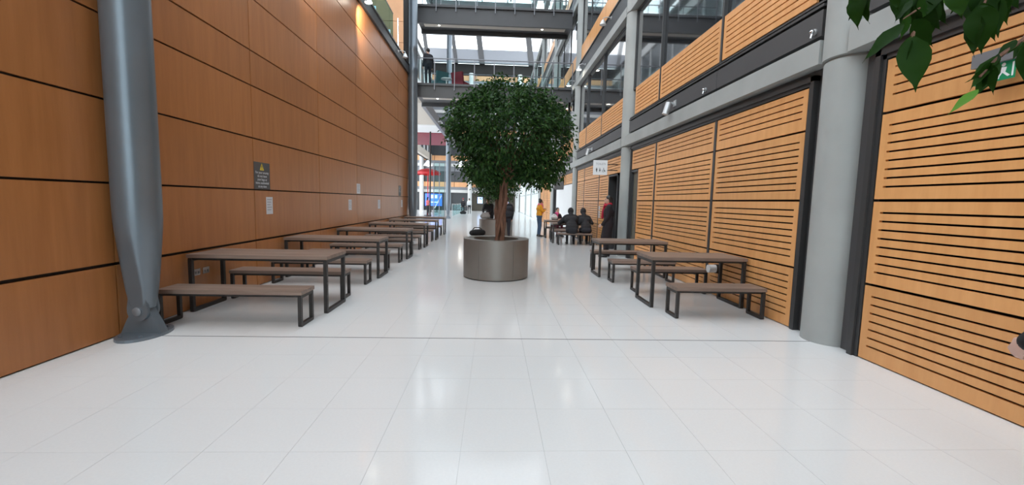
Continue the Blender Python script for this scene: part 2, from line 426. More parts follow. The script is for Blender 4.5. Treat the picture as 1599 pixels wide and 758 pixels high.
# ---- glazed lobby front beyond the last panels on the east side
win = struct('window_40', MB().box(RX+.0, RX+.12, 35.2, 62, 3.75, 4.0).box(RX, RX+.12, 35.2, 62, 0, .08), 'white')
for i in range(16):
    y = 35.25+i*1.72
    obj('mullion', MB().box(RX-.02, RX+.14, y-.05, y+.05, .08, 3.75), 'white', win)
    if i < 15: obj('pane', MB().box(RX+.05, RX+.06, y+.05, y+1.67, .08, 3.75), 'glass', win)
obj('transom', MB().box(RX, RX+.1, 35.2, 61, 2.2, 2.28), 'chrome', win)

# ---- far building across the end of the hall
FY = 62
fb = struct('wall_far', MB().box(-17, 9, FY+.5, FY+.9, 0, 20.6).box(-17, -10, FY-22, FY-21.8, 0, 4), 'cavity')
nwin = 50
for lv in range(5):
    zb = 3.37+3.7*lv
    for i in range(9):
        x0 = -16.9+i*2.8
        obj('spandrel', MB().box(0, 2.74, 0, .08, 0, .68), 'panel_far', fb, (x0, FY+.06, zb))
    obj('floor_band', MB().box(-17, 9, FY-.10, FY+.5, zb-.82, zb-.42), 'concrete_pale', fb)
    obj('soffit_band', MB().box(-17, 9, FY+.1, FY+.5, zb-.42, zb), 'tube_far', fb)
    if lv < 4:
        nwin += 1
        wo = struct('window_%d' % nwin, MB().box(-17, 9, FY+.42, FY+.5, zb+.68, zb+2.88), 'cavity')
        for i in range(18):
            x0 = -16.9+i*1.4
            obj('pane', MB().box(x0+.02, x0+1.36, FY+.20, FY+.22, zb+.70, zb+2.2), 'pane_far', wo)
            obj('mullion', MB().box(x0-.03, x0+.03, FY+.16, FY+.26, zb+.68, zb+2.9), 'dark', wo)
        obj('blind', MB().box(-17, 9, FY+.24, FY+.3, zb+2.2, zb+2.9), 'tube_far', wo)
for k, x in enumerate((-10.25, -3.45, 3.3)):
    struct('column_%d' % (20+k), MB().cyl((x, FY-.6, 0), (x, FY-.6, 19), .30, n=24), 'concrete_pale', smooth=True)
# ground floor of the far building: dark entrance doors
M['bronze'] = plain('bronze_doors', (.06, .05, .038), .3, .4)
nd = 10
for i in range(9):
    x0 = -16.5+i*2.6
    nd += 1
    d = struct('door_%d' % nd, MB().box(x0+.06, x0+2.54, FY+.2, FY+.26, .02, 2.5), 'bronze' if i > 4 else 'pane_far')
    obj('door_frame', MB().box(x0, x0+.06, FY+.1, FY+.3, 0, 2.55).box(x0+2.54, x0+2.6, FY+.1, FY+.3, 0, 2.55), 'dark', d)

# ---- roof: glazing on dark beams
rf = struct('roof', MB().box(-9, -8.6, -12, 44.4, 20.4, 21.2).box(4.6, 5.0, -12, 44.4, 20.4, 21.2).box(-9, -8.6, 44.4, 62, 26.4, 27.2).box(4.6, 5.0, 44.4, 62, 26.4, 27.2), 'dark')
for i in range(11):
    y = -11.5+i*7.0
    zo = 6.0 if i >= 8 else 0
    obj('roof_beam', MB().box(-9, 5, y-.16, y+.16, 20.5+zo, 21.2+zo), 'dark', rf)
    if i < 10:
        for j in range(4):
            x0 = -8.6+j*3.3
            obj('roof_pane', MB().box(x0+.05, x0+3.25, y+.2, y+6.8, 21.2+zo, 21.22+zo), 'glass_roof', rf)
for j in range(5):
    x0 = -8.6+j*3.3
    obj('roof_purlin', MB().box(x0-.06, x0+.06, -12, 44.4, 21.15, 21.4).box(x0-.06, x0+.06, 44.4, 62, 27.15, 27.4), 'dark', rf)
# tall clerestory on the end wall
for x, w in ((-9.5, .5), (-5.6, .5), (-2.0, .75), (4.9, .75)):
    obj('clerestory_post', MB().prism([(x-w/2, 20.5), (x+w/2, 20.5), (x+w/2-.9, 27), (x-w/2-.9, 27)], 1, FY-.2, FY+.4), 'dark', rf)
obj('clerestory_rail', MB().box(-17, 9, FY-.1, FY+.3, 20.6, 22.4).box(-17, 9, FY-.1, FY+.3, 25.6, 26.2), 'tube_far', rf)
for x0, x1 in ((-9.4, -6.2), (-5.6, -2.9), (-1.9, 3.4), (4.2, 8.8)): obj('clerestory_pane', MB().box(x0, x1, FY+.05, FY+.07, 22.4, 25.6), 'glass_roof', rf)

# ---- pedestrian bridges
def bridge(name, label, z, y0, y1, x0=-3.75, x1=3.55, depth=.62):
    t = thing(name, label, 'bridge', (0, y0, z))
    w = y1-y0
    obj('deck', MB().box(x0, x1, .12, w-.12, -.30, -.02), 'tube_far', t)
    obj('edge_beam', MB().box(x0, x1, 0, .12, -depth, -.10).box(x0, x1, -.10, .14, -.10, 0), 'fascia', t)
    obj('edge_beam', MB().box(x0, x1, w-.12, w, -depth, -.10).box(x0, x1, w-.14, w+.10, -.10, 0), 'fascia', t)
    obj('soffit', MB().box(x0, x1, .12, w-.12, -depth+.16, -.30), 'dark', t)  # shadow under the deck is put into this charcoal colour
    obj('soffit_strip', MB().box(x0+.3, x1-.3, .12, .5, -depth+.02, -depth+.06), 'soffit', t)
    for xx in (x0+1.0, x1-1.4):
        obj('downlight', MB().cyl((xx, .3, -depth+.010), (xx, .3, -depth+.022), .04, n=16), 'lamp', t)
    n = 8; s_ = (x1-x0)/n
    for yy in (-.12, w+.12):
        rl = obj('balustrade', MB().tube([(x0, yy, 1.10), (x1, yy, 1.10)], .024, 8), 'tube_far', t)
        for i in range(n+1):
            xx = x0+i*s_
            obj('post', MB().box(xx-.018, xx+.018, yy-.02, yy+.02, -.30, 1.10), 'tube_far', rl)
            if i < n: obj('pane', MB().box(xx+.04, xx+s_-.04, yy-.006, yy+.006, .05, 1.02), 'glass', rl)
    return t
bridge('footbridge', 'steel footbridge with glass sides just above the treetop', 6.85, 20.6, 22.7)
bridge('footbridge', 'upper steel footbridge with deep grey edge beam, one storey over the other bridge', 10.5, 21.0, 22.4, depth=.80)
# gallery going on past the end of the orange wall
sl2 = struct('slab_far_gallery', MB().box(-9, -4.05, 24.2, 42, 6.75, 7.05), 'soffit')
obj('edge_beam', MB().box(-4.05, -3.85, 24.2, 42, 6.55, 7.1), 'tube_far', sl2)
obj('red_soffit', MB().box(-9, -4.15, 34.5, 41.8, 6.66, 6.75), 'dark_red', sl2)
obj('white_soffit', MB().box(-9, -4.15, 31, 34.3, 6.69, 6.75), 'white', sl2)

# glazed upper storeys on the far west side
wf = struct('wall_far_left', MB().box(-9.6, -9.3, 20.5, 62, 7.05, 20.4), 'cavity')
for lv in range(4):
    zb = 7.1+3.7*lv
    if lv < 4: obj('floor_band', MB().box(-9.3, -8.9, 20.5, 62, zb-.05, min(zb+.75, 20.4)), 'concrete_pale' if lv else 'soffit', wf)
    for i in range(14):
        y = 20.6+i*2.95
        if zb+3.6 < 21: obj('mullion', MB().box(-9.15, -8.95, y-.05, y+.05, zb+.75, min(zb+3.65, 20.4)), 'white', wf)
        if i < 14 and zb+3.6 < 21: obj('pane', MB().box(-9.1, -9.08, y+.06, y+2.88, zb+.78, zb+3.62), 'pane_far', wf)

# ================================================================== FURNITURE
ORD = ['first', 'second', 'third', 'fourth', 'fifth', 'sixth', 'seventh']
def loop_frame(w, h, t, depth):
    "closed rectangular frame of square tube standing across the table, rounded outer corners"
    b = MB(); r = .02
    out = []; inn = []
    for (cx, cz, a0) in ((w-r, h-r, 0), (r, h-r, 90), (r, r, 180), (w-r, r, 270)):
        for q in (0, 45, 90):
            a = math.radians(a0+q); out.append((cx+r*math.cos(a), cz+r*math.sin(a)))
            inn.append((min(max(cx+r*math.cos(a), t), w-t), min(max(cz+r*math.sin(a), t), h-t)))
    n = len(out); vs = []
    for x in (0, depth):
        vs += [(x, p[0], p[1]) for p in out]+[(x, p[0], p[1]) for p in inn]
    fs = []
    for k in range(n):
        k2 = (k+1) % n
        fs += [(k, k2, n+k2, n+k), (2*n+k, 3*n+k, 3*n+k2, 2*n+k2), (k, 2*n+k, 2*n+k2, k2), (n+k, n+k2, 3*n+k2, 3*n+k)]
    bb = MB().add(vs, fs); return bb
def make_seatable(name, L, D, H, th, nb, tube, inset=.0):
    "long board top on two loop frames; origin at the centre on the floor, length along x"
    root = link(name, None)
    bw = D/nb
    bm_ = MB().box(-L/2, L/2, .0015, bw-.0015, 0, th).mesh('board')
    for i in range(nb): link('board', bm_, 'top', root, (0, -D/2+i*bw, H-th))
    fm = loop_frame(D-.02, H-th, tube, tube).mesh('leg_frame')
    link('leg_frame', fm, 'steel_black', root, (-L/2+inset+.01, -D/2+.01, 0))
    link('leg_frame', fm, 'steel_black', root, (L/2-inset-tube-.01, -D/2+.01, 0))
    obj('rail', MB().box(-L/2+.05, L/2-.05, -D/2+.03, -D/2+.06, H-th-.03, H-th-.001).box(-L/2+.05, L/2-.05, D/2-.06, D/2-.03, H-th-.03, H-th-.001), 'steel_black', root)
    return root
tL = make_seatable('dining_table', 1.74, .70, .745, .045, 5, .045)
bL = make_seatable('bench', 1.62, .36, .42, .045, 3, .040)
tR = make_seatable('dining_table', 1.41, .70, .745, .045, 5, .045)
bR = make_seatable('bench', 1.22, .37, .42, .045, 3, .040)
used = set()
def put(proto, x, y, label, cat, group):
    o = proto if proto not in used else copy_tree(proto)
    used.add(proto)
    o.location = (x, y, 0); tag(o, label, cat, group)
    return o
for i, y in enumerate([5.50, 8.0, 10.65, 13.35, 15.95, 18.55]):
    put(tL, -2.98, y+.35, 'grey-brown wooden table, %s from the front steel strut along the plain orange wall' % ORD[i], 'table', 'tables along the plain orange wall')
    put(bL, -2.985, y-.42, 'low wooden bench in front of the %s table along the plain orange wall' % ORD[i], 'bench', 'benches along the plain orange wall')
    if i < 5:
        put(bL, -2.985, y+.94, 'low wooden bench behind the %s table along the plain orange wall' % ORD[i], 'bench', 'benches along the plain orange wall')
for i, (y, x) in enumerate([(6.02, 3.0), (8.5, 2.84), (15.55, 2.87), (17.75, 2.87)]):
    put(tR, x, y+.35, 'grey-brown wooden table, %s from the front concrete column along the slatted wall' % ORD[i], 'table', 'tables along the slatted wall')
    put(bR, x+.03, y-.40, 'low wooden bench in front of the %s table along the slatted wall' % ORD[i], 'bench', 'benches along the slatted wall')
    put(bR, x+.03, y+1.16, 'low wooden bench behind the %s table along the slatted wall' % ORD[i], 'bench', 'benches along the slatted wall')

# ================================================================== STEEL STRUTS
def make_strut():
    t = link('steel_strut', None)
    n = 48; b = MB(); prof = [(.30, .107), (.34, .112), (.5, .137), (.7, .158), (.9, .176), (1.1, .193), (1.22, .201), (1.4, .204), (3.5, .202), (7.1, .20), (7.11, .205), (7.3, .205), (7.31, .20), (8.0, .2), (8.01, .205), (8.2, .205), (8.21, .2), (15.0, .20)]
    fine = []
    for i in range(len(prof)-1):
        (z0, r0), (z1, r1) = prof[i], prof[i+1]
        s_ = 6 if z1 < 1.3 else 1
        for q in range(s_): fine.append((z0+(z1-z0)*q/s_, r0+(r1-r0)*q/s_))
    fine.append(prof[-1])
    vs = []
    for z, r in fine:
        lim = .080+.14*(z-.3) if z < 1.25 else 9
        for k in range(n):
            a = 2*math.pi*k/n; vs.append((r*math.cos(a), max(-lim, min(lim, r*math.sin(a))), z))
    q = len(fine)
    fs = [(i*n+k, i*n+(k+1) % n, (i+1)*n+(k+1) % n, (i+1)*n+k) for i in range(q-1) for k in range(n)]
    fs += [tuple(range(n-1, -1, -1)), tuple((q-1)*n+k for k in range(n))]
    b.add(vs, fs); obj('tube', b, 'tube', t, smooth=True)
    pts = [(-.080, .46), (-.104, .30), (-.104, .27)]+[(.104*math.cos(a), .27-.104*math.sin(a)) for a in [math.pi*(1-j/14) for j in range(1, 14)]]+[(.104, .27), (.104, .30), (.080, .46)]
    for y0, y1 in ((-.084, -.055), (.055, .084)):
        fp = obj('fork_plate', MB().prism(pts, 1, y0, y1), 'tube', t)
    obj('gusset', MB().prism([(-.205, .03), (.205, .03), (.165, .12), (.105, .24), (.075, .33), (-.075, .33), (-.105, .24), (-.165, .12)], 1, -.05, .05), 'tube', t)
    obj('pin', MB().cyl((0, -.098, .27), (0, .098, .27), .045, n=24).cyl((0, -.106, .27), (0, -.098, .27), .034, .045, 24), 'tube_far', fp, smooth=True)
    n = 40; pl = [(.205*math.cos(2*math.pi*k/n), .30*math.sin(2*math.pi*k/n)) for k in range(n)]
    bp = obj('base_plate', MB().prism(pl, 2, 0, .03), 'tube', t)
    for sx in (-.10, .10):
        for sy in (-.19, .19): obj('bolt', MB().cyl((sx, sy, .03), (sx, sy, .05), .016, n=6), 'tube', bp)
    return t
st = make_strut(); st.location = (-3.68, 4.60, 0)
tag(st, 'large grey tapered steel tube pinned to the floor beside the front bench', 'strut', 'steel tube struts')
for y, lb in ((19.72, 'grey steel tube at the end of the orange wall behind the last table'), (34.8, 'slim-looking grey steel tube in the far opening beside the glass screen')):
    s2 = copy_tree(st); s2.location = (-3.68, y, 0); tag(s2, lb, 'strut')

# ================================================================== PLANTERS AND TREES
def make_planter(r, h):
    t = link('round_planter', None); n = 64
    obj('plinth', MB().cyl((0, 0, 0), (0, 0, .03), r-.03, n=n), 'steel_black', t, smooth=True)
    segs = 6
    for s_ in range(segs):
        a0 = -math.pi/2-.75+s_*2*math.pi/segs*1.0; a0 = math.radians(-90-30)+s_*math.radians(60); a1 = a0+math.radians(60)-.006
        b = MB(); m_ = 16; vs = []
        for i in range(m_+1):
            a = a0+(a1-a0)*i/m_
            for rr, z in ((r-.012, .02), (r-.012, .0+h-.0), (r-.004, .02), (r, h-.012)): vs.append((rr*math.cos(a), rr*math.sin(a), z))
        fs = []
        for i in range(m_):
            p, q = i*4, (i+1)*4
            fs += [(p+2, q+2, q+3, p+3), (p+0, p+1, q+1, q+0), (p+3, q+3, q+1, p+1), (p, q, q+2, p+2)]
        fs += [(0, 2, 3, 1), (m_*4, m_*4+1, m_*4+3, m_*4+2)]
        obj('shell_panel', b.add(vs, fs), 'planter', t, smooth=True)
    obj('rim', MB().lathe([(r+.002, h-.012), (r+.003, h), (r-.20, h-.004), (r-.20, h-.13)], n=n), 'planter', t, smooth=True)
    obj('soil', MB().cyl((0, 0, h-.16), (0, 0, h-.10), r-.205, n=n), 'soil', t)
    return t
pl1 = make_planter(.645, .765); pl1.location = (.06, 8.48, 0)
tag(pl1, 'round bronze-grey metal planter under the big leafy tree', 'planter', 'round metal planters')
pl2 = copy_tree(pl1); pl2.location = (.10, 18.1, 0); pl2.scale = (1.1, 1.1, .96)
tag(pl2, 'second round metal planter partly hidden behind the front one', 'planter', 'round metal planters')

def leaf_cloud(blobs, n_cl, per, size, seed, spread=.11, inner=.25):
    rnd = random.Random(seed); V_, F_ = [], []
    vol = [b[1][0]*b[1][1]*b[1][2] for b in blobs]
    def inside(p, skip):
        for j, (c, r) in enumerate(blobs):
            if j != skip and sum(((p[i]-c[i])/r[i])**2 for i in range(3)) < .72: return True
        return False
    made = 0
    while made < n_cl:
        j = rnd.choices(range(len(blobs)), [v**.67 for v in vol])[0]; c, r = blobs[j]
        d = Vector((rnd.gauss(0, 1), rnd.gauss(0, 1), rnd.gauss(0, 1))).normalized()
        deep = rnd.random() < inner
        k = rnd.uniform(.45, .85) if deep else rnd.uniform(.86, 1.04)
        p = Vector([c[i]+d[i]*r[i]*k for i in range(3)])
        if not deep and inside(p, j): continue
        made += 1
        for _ in range(per):
            q = p+Vector((rnd.gauss(0, spread), rnd.gauss(0, spread), rnd.gauss(0, spread*.8)-.02))
            L_ = size*rnd.uniform(.7, 1.25); w = L_*.26
            t = (d*.6+Vector((rnd.gauss(0, .6), rnd.gauss(0, .6), rnd.gauss(-.7, .45)))).normalized()
            s_ = t.cross(Vector((rnd.gauss(0, 1), rnd.gauss(0, 1), rnd.gauss(.6, 1)))).normalized(); nrm = s_.cross(t)
            o = len(V_)
            V_ += [q, q+t*L_*.4+s_*w+nrm*w*.35, q+t*L_, q+t*L_*.4-s_*w+nrm*w*.35, q+t*L_*.45]
            F_ += [(o, o+4, o+1), (o+1, o+4, o+2), (o, o+3, o+4), (o+3, o+2, o+4)]
    me = bpy.data.meshes.new('foliage'); me.from_pydata([tuple(v) for v in V_], [], F_); return me
def braided_trunk(x, y, z0, z1, lean, n=6, R=.055, r=.030):
    b = MB()
    for k in range(n):
        pts = []; rad = []
        for i in range(26):
            f = i/25; a = 2*math.pi*k/n+f*5.2*(1 if k % 2 else -1)*.8
            rr = R*(1.25-.5*f)+.02*math.sin(f*9+k)
            if f > .85: rr += (f-.85)*.5
            pts.append((x+lean*f+rr*math.cos(a), y+rr*math.sin(a), z0+(z1-z0)*f)); rad.append(r*(1.25-.45*f))
        b.tube(pts, rad, 8)
    return b
def make_tree(label, x, y, z0, zt, lean, blobs, n_cl, per, size, seed, spread=.11):
    t = thing('fig_tree', label, 'tree', (x, y, z0), group=None)
    rel = [((c[0]-x, c[1]-y, c[2]-z0), r) for c, r in blobs]
    obj('trunk', braided_trunk(0, 0, -.06, zt-z0, lean), 'bark', t, smooth=True)
    rnd = random.Random(seed+5)
    for c, r in rel:
        for q in range(4):
            e = Vector((c[0]+rnd.uniform(-.5, .5)*r[0], c[1]+rnd.uniform(-.5, .5)*r[1], c[2]+rnd.uniform(-.3, .5)*r[2]))
            s_ = Vector((lean*.9, 0, (zt-z0)*rnd.uniform(.75, 1)))
            pts = [s_.lerp(e, f)+Vector((rnd.gauss(0, .02), rnd.gauss(0, .02), .12*math.sin(f*3.1))) for f in (0, .2, .4, .6, .8, 1)]
            obj('branch', MB().tube(pts, [.024, .02, .016, .012, .009, .005], 6), 'bark', t, smooth=True)
    fo = link('foliage', leaf_cloud(rel, n_cl, per, size, seed, spread), 'leaf', t); tag(fo, kind='stuff')
    return t
B1 = [((.25, 8.46, 2.90), (1.02, .95, .72)), ((.25, 8.4, 3.40), (.70, .65, .36)), ((-.40, 8.4, 2.98), (.46, .55, .48)), ((.98, 8.5, 2.68), (.47, .6, .72)),
      ((-.22, 8.4, 2.30), (.38, .45, .42)), ((.82, 8.45, 2.20), (.38, .5, .36)), ((.06, 8.62, 2.12), (.32, .4, .26)), ((1.02, 8.5, 3.25), (.30, .4, .28))]
make_tree('big leafy fig tree with a braided reddish trunk in the front planter', .10, 8.46, .66, 2.15, .12, B1, 780, 26, .080, 3, .085)
B2 = [((.15, 18.1, 2.9), (1.15, 1.1, .85)), ((.0, 18.0, 2.2), (.72, .75, .5)), ((.35, 18.0, 2.15), (.6, .6, .5)), ((-.15, 18.0, 2.05), (.6, .6, .42))]
make_tree('second fig tree mostly hidden behind the front tree, in the planter behind', .10, 18.1, .64, 2.1, .05, B2, 340, 24, .10, 11, .12)

# tree beside the camera: only its drooping sprays hang into view
def big_leaf(L_, w, seed):
    rnd = random.Random(seed); b = MB(); st_ = [(0, .0), (.08, .42), (.2, .82), (.34, 1), (.5, .93), (.64, .70), (.76, .42), (.86, .18), (.93, .08), (1, .015)]
    vs = []; cv = rnd.uniform(.05, .16); wav = rnd.uniform(.02, .06)
    for i, (f, k) in enumerate(st_):
        z = -cv*L_*f*f
        for s_ in (-1, 0, 1):
            vs.append((s_*w*k*.5, f*L_, z+(abs(s_)*w*.10*k+wav*w*math.sin(i*1.9+s_))*1))
    fs = []
    for i in range(len(st_)-1):
        for s_ in (0, 1): fs.append((i*3+s_, i*3+s_+1, (i+1)*3+s_+1, (i+1)*3+s_))
    b.add(vs, fs); o = len(b.v)
    me = b.mesh('leaf', True); return me
LEAF_MESH = [big_leaf(1, .44, s_) for s_ in range(5)]
LEAF_NEW = [big_leaf(1, .40, 9), big_leaf(1, .5, 10)]
nt = thing('fig_tree', 'dark pointed fig leaves drooping before the slatted wall and exit sign', 'tree', (2.0, -.7, .66))
NT = Vector((2.0, -.7, .66))
obj('trunk', braided_trunk(0, 0, -.06, 1.6, -.1), 'bark', nt, smooth=True)
pl3 = copy_tree(pl1); pl3.location = (2.0, -.7, 0); tag(pl3, 'round metal planter holding the tree beside the viewpoint', 'planter', 'round metal planters')
def twig(pts, r):
    obj('twig', MB().tube([Vector(p)-NT for p in pts], [r*(1-.7*i/(len(pts)-1)) for i in range(len(pts))], 6), 'bark', nt, smooth=True)
top = NT+Vector((-.1, 0, 1.55))
twig([top, (1.75, -.2, 2.45), at(1560, -160, 1.05), at(1480, -60, .98), at(1440, 10, .95), at(1424, 60, .93)], .012)
twig([at(1480, -60, .98), at(1400, -40, .9), at(1345, -12, .86)], .004)
twig([at(1560, -160, 1.05), at(1560, -60, .9), at(1532, 20, .86)], .006)
twig([top, (1.7, -.05, 2.2), at(1660, -20, .95), at(1600, 60, .9), at(1560, 88, .87), at(1530, 120, .86)], .008)
twig([at(1440, 10, .95), at(1410, 30, .9)], .003)
def leaf(u0, v0, u1, v1, d0, d1, roll=0.0, wide=1.0, new=False):
    a, b = at(u0, v0, d0), at(u1, v1, d1); t = b-a; L_ = t.length; t.normalize()
    vw = (a-Vector((0, 0, EYE))).normalized()
    nz = (-vw-t*(-vw).dot(t)).normalized(); s_ = t.cross(nz)
    mt = Matrix((s_, t, nz)).transposed() @ Matrix.Rotation(roll, 3, 'Y')
    k = len(nt.children)
    me = (LEAF_NEW[k % 2] if new else LEAF_MESH[k % 5])
    o = link('leaf', me, 'leaf_new' if new else 'leaf_near', nt)
    m4 = (mt @ Matrix.Diagonal((L_*wide, L_, L_))).to_4x4(); m4.translation = a-NT; o.matrix_local = m4
LV = [  # base u,v  tip u,v  depths  roll  width
 (1408, -20, 1398, 30, .93, .92, .3, .9), (1416, -30, 1424, 38, .96, .94, -.5, .9), (1430, -26, 1412, 44, .98, .97, .6, .85), (1450, -30, 1436, 40, 1.0, .98, -.3, .9), (1440, 0, 1464, 50, .95, .94, .5, .85),
 (1396, -24, 1402, 16, .92, .91, .2, .9), (1425, 10, 1441, 58, .94, .93, .8, .9), (1418, 20, 1408, 62, .93, .93, -.7, .8), (1424, 62, 1410, 100, .92, .92, .9, .8),
 (1505, -24, 1512, 36, .93, .92, .4, .9), (1518, -28, 1532, 36, .9, .89, -.6, .9), (1545, -24, 1546, 48, .88, .87, .6, .9), (1534, 4, 1552, 66, .86, .86, .3, .9), (1560, -24, 1570, 40, .9, .9, .4, .9), (1570, -20, 1590, 16, .92, .92, .2, .9),
 (1560, 84, 1536, 128, .87, .86, .8, .6), (1552, 98, 1516, 128, .86, .86, -.6, .6), (1600, 62, 1602, 120, .9, .9, -.6, .9), (1596, 64, 1572, 84, .89, .89, .3, .7),
 (1340, -14, 1335, 43, .86, .85, .5, 1.0), (1336, -10, 1328, 30, .88, .87, -.6, 1.0), (1352, -12, 1349, 36, .85, .84, .9, .9),
 (1424, 56, 1418, 105, .93, .92, .2, 1.15), (1424, 58, 1431, 141, .92, .90, -.15, 1.05), (1428, 30, 1453, 72, .93, .91, .2, 1.1),
 (1412, 36, 1347, 94, .92, .93, .5, .62), (1440, -10, 1404, 40, .96, .95, .4, 1.0), (1445, -8, 1450, 66, .97, .95, -.2, .95),
 (1460, -20, 1432, 34, .95, .93, -.5, 1.0), (1455, -16, 1470, 40, .98, .96, .7, .9), (1424, 0, 1396, 34, .94, .94, .7, .8),
 (1466, -16, 1446, 21, .94, .93, .2, 1.0), (1495, -30, 1500, 28, .9, .88, .3, 1.1), (1510, -26, 1489, 18, .92, .9, -.4, 1.0),
 (1532, 8, 1531, 80, .86, .85, .1, 1.15), (1526, 22, 1517, 88, .87, .86, .6, .8), (1540, -10, 1563, 55, .87, .86, -.3, 1.05), (1530, -12, 1520, 45, .9, .88, .5, 1.0),
 (1550, -30, 1578, 20, .9, .89, .2, 1.0), (1575, -30, 1560, 18, .93, .92, -.5, 1.0), (1520, -30, 1541, 14, .9, .9, .6, .9),
 (1587, 62, 1555, 92, .88, .88, .4, .75), (1560, 86, 1514, 137, .87, .86, .5, .62), (1556, 92, 1523, 152, .87, .86, -.3, .75), (1548, 100, 1549, 146, .86, .85, .2, .7),
 (1548, 98, 1532, 140, .86, .86, .9, .8), (1604, 68, 1598, 132, .88, .87, .3, .7), (1606, 60, 1580, 92, .9, .9, .5, .8), (1604, 62, 1612, 118, .9, .9, -.4, .7),
]
for a in LV: leaf(*a)
for a in [(1472, -14, 1448, 20, .99, .98, .3, 1.2, True), (1528, 140, 1482, 175, .86, .86, .4, .6, True)]: leaf(*a)
# the rest of that tree, out of the picture
fo = link('foliage', leaf_cloud([((0, -.1, 2.2), (.8, .7, .6)), ((-.1, -.3, 1.9), (.5, .5, .4))], 90, 20, .11, 21, .13), 'leaf', nt); tag(fo, kind='stuff')

# ================================================================== LAMPS
def make_lamp(lit):
    t = link('spot_lamp', None)
    sh_ = obj('shade', MB().lathe([(.03, .14), (.05, .13), (.105, .0), (.112, -.01), (.10, -.01), (.098, .0)], n=28), 'lampbody', t, smooth=True)
    obj('bulb', MB().lathe([(.001, -.008), (.05, -.006), (.096, .002)], n=28), 'lamp' if lit else 'white', sh_)
    obj('arm', MB().tube([(0, 0, .14), (0, 0, .2), (-.12, 0, .24), (-.26, 0, .22)], .014, 8).cyl((-.27, 0, .22), (-.25, 0, .22), .05, n=16), 'lampbody', t, smooth=True)
    return t
def spot(name, loc, aim, energy, size, parent, color=(1, .86, .62)):
    d = bpy.data.lights.new(name, 'SPOT'); d.energy = energy; d.spot_size = math.radians(size); d.spot_blend = .6; d.color = color; d.shadow_soft_size = .05
    o = bpy.data.objects.new(name, d); COL.objects.link(o)
    o.location = loc; o.rotation_euler = (Vector(aim)-Vector(loc)).to_track_quat('-Z', 'Y').to_euler()
    return o
lm = make_lamp(True); lu = make_lamp(False)
def put_lamp(p, x, y, z, rz, label, tilt=0):
    o = p if p not in used else copy_tree(p); used.add(p)
    o.location = (x, y, z); o.rotation_euler = (0, tilt, rz); tag(o, label, 'lamp', 'small spot lamps'); return o
for y, lb in ((1.3, 'lit spot lamp on the dark gallery edge above the front orange panels'), (5.0, 'lit spot lamp on the gallery edge over the first table'),
              (8.7, 'lit spot lamp on the gallery edge over the second table'), (12.45, 'lit spot lamp under the gallery glass washing the orange wall with light')):
    put_lamp(lm, -3.53, y, 6.84, 0, lb)
    spot('lamp_beam', (-3.53, y, 6.80), (-3.9, y+1.7, 5.9), 210, 115, None, (1, .95, .88))
put_lamp(lu, 3.41, 14.3, 7.25, math.pi, 'unlit pale lamp on the upper beam just past the second concrete column')
put_lamp(lu, -3.53, 17.3, 6.95, 0, 'small unlit white lamp near the end of the gallery edge')
for y, lb in ((18.17, 'lit spot lamp on the concrete beam beside the third concrete column'), (20.64, 'lit spot lamp on the concrete beam just beyond the third concrete column'),
              (25.6, 'lit spot lamp on the concrete beam glimpsed behind the treetop'), (10.6, 'lit spot lamp on the beam before the second concrete column')):
    put_lamp(lm, 3.41, y, 6.98, math.pi, lb)
    spot('lamp_beam', (3.41, y, 6.93), (3.65, y+.1, 5.9), 30, 80, None)
put_lamp(lm, -3.59, 29.6, 6.50, 0, 'lit spot lamp under the edge of the far gallery beyond the orange wall')
def pendant(x, y, z, label):
    t = thing('pendant_lamp', label, 'lamp', (x, y, z), group='far pendant lamps')
    obj('shade', MB().lathe([(.05, .75), (.12, .7), (.62, .0), (.60, .0), (.10, .66)], n=24), 'white', t, smooth=True)
    obj('bulb', MB().ball((0, 0, .22), .30, 14, 8), 'lamp', t, smooth=True)
    obj('cord', MB().tube([(0, 0, .75), (0, 0, 5.2)], .02, 6), 'steel_black', t)
pendant(-9.0, 59, 6.05, 'glowing white pendant lamp above the red parasol'); pendant(-4.45, 58, 6.0, 'glowing white pendant lamp beside the far grey tube, near the leaves')
def wall_cyl(y, z, label):
    t = thing('wall_luminaire', label, 'lamp', (3.68, y, z), group='cylinder luminaires')
    c = obj('housing', MB().cyl((0, 0, -.13), (0, 0, .11), .062, n=24).cyl((0, 0, -.135), (0, 0, -.12), .066, n=24), 'lampbody', t, (-.16, 0, -.02), smooth=True); c.rotation_euler = (0, .28, 0)
    obj('bracket', MB().box(-.10, 0, -.02, .02, .06, .10).box(-.015, 0, -.06, .06, .02, .14), 'lampbody', t)
wall_cyl(8.88, 3.50, 'grey cylinder luminaire on the dark fascia above the slatted panels'); wall_cyl(16.36, 3.46, 'farther grey cylinder luminaire on the fascia above the sign with figures')
def detector(y, z, label):
    t = thing('detector', label, 'detector', (3.68, y, z), group='round detectors')
    obj('base', MB().cyl((-.015, 0, 0), (0, 0, 0), .035, n=20), 'lampbody', t, smooth=True)
    obj('head', MB().ball((-.035, 0, .0), .028, 14, 10), 'chrome', t, smooth=True); obj('stem', MB().cyl((-.03, 0, -.01), (-.045, 0, -.07), .014, n=10), 'chrome', t, smooth=True)
detector(5.02, 3.53, 'small shiny round detector on the fascia beside the front concrete column'); detector(7.6, 3.53, 'small shiny round detector on the fascia near the cylinder luminaire')

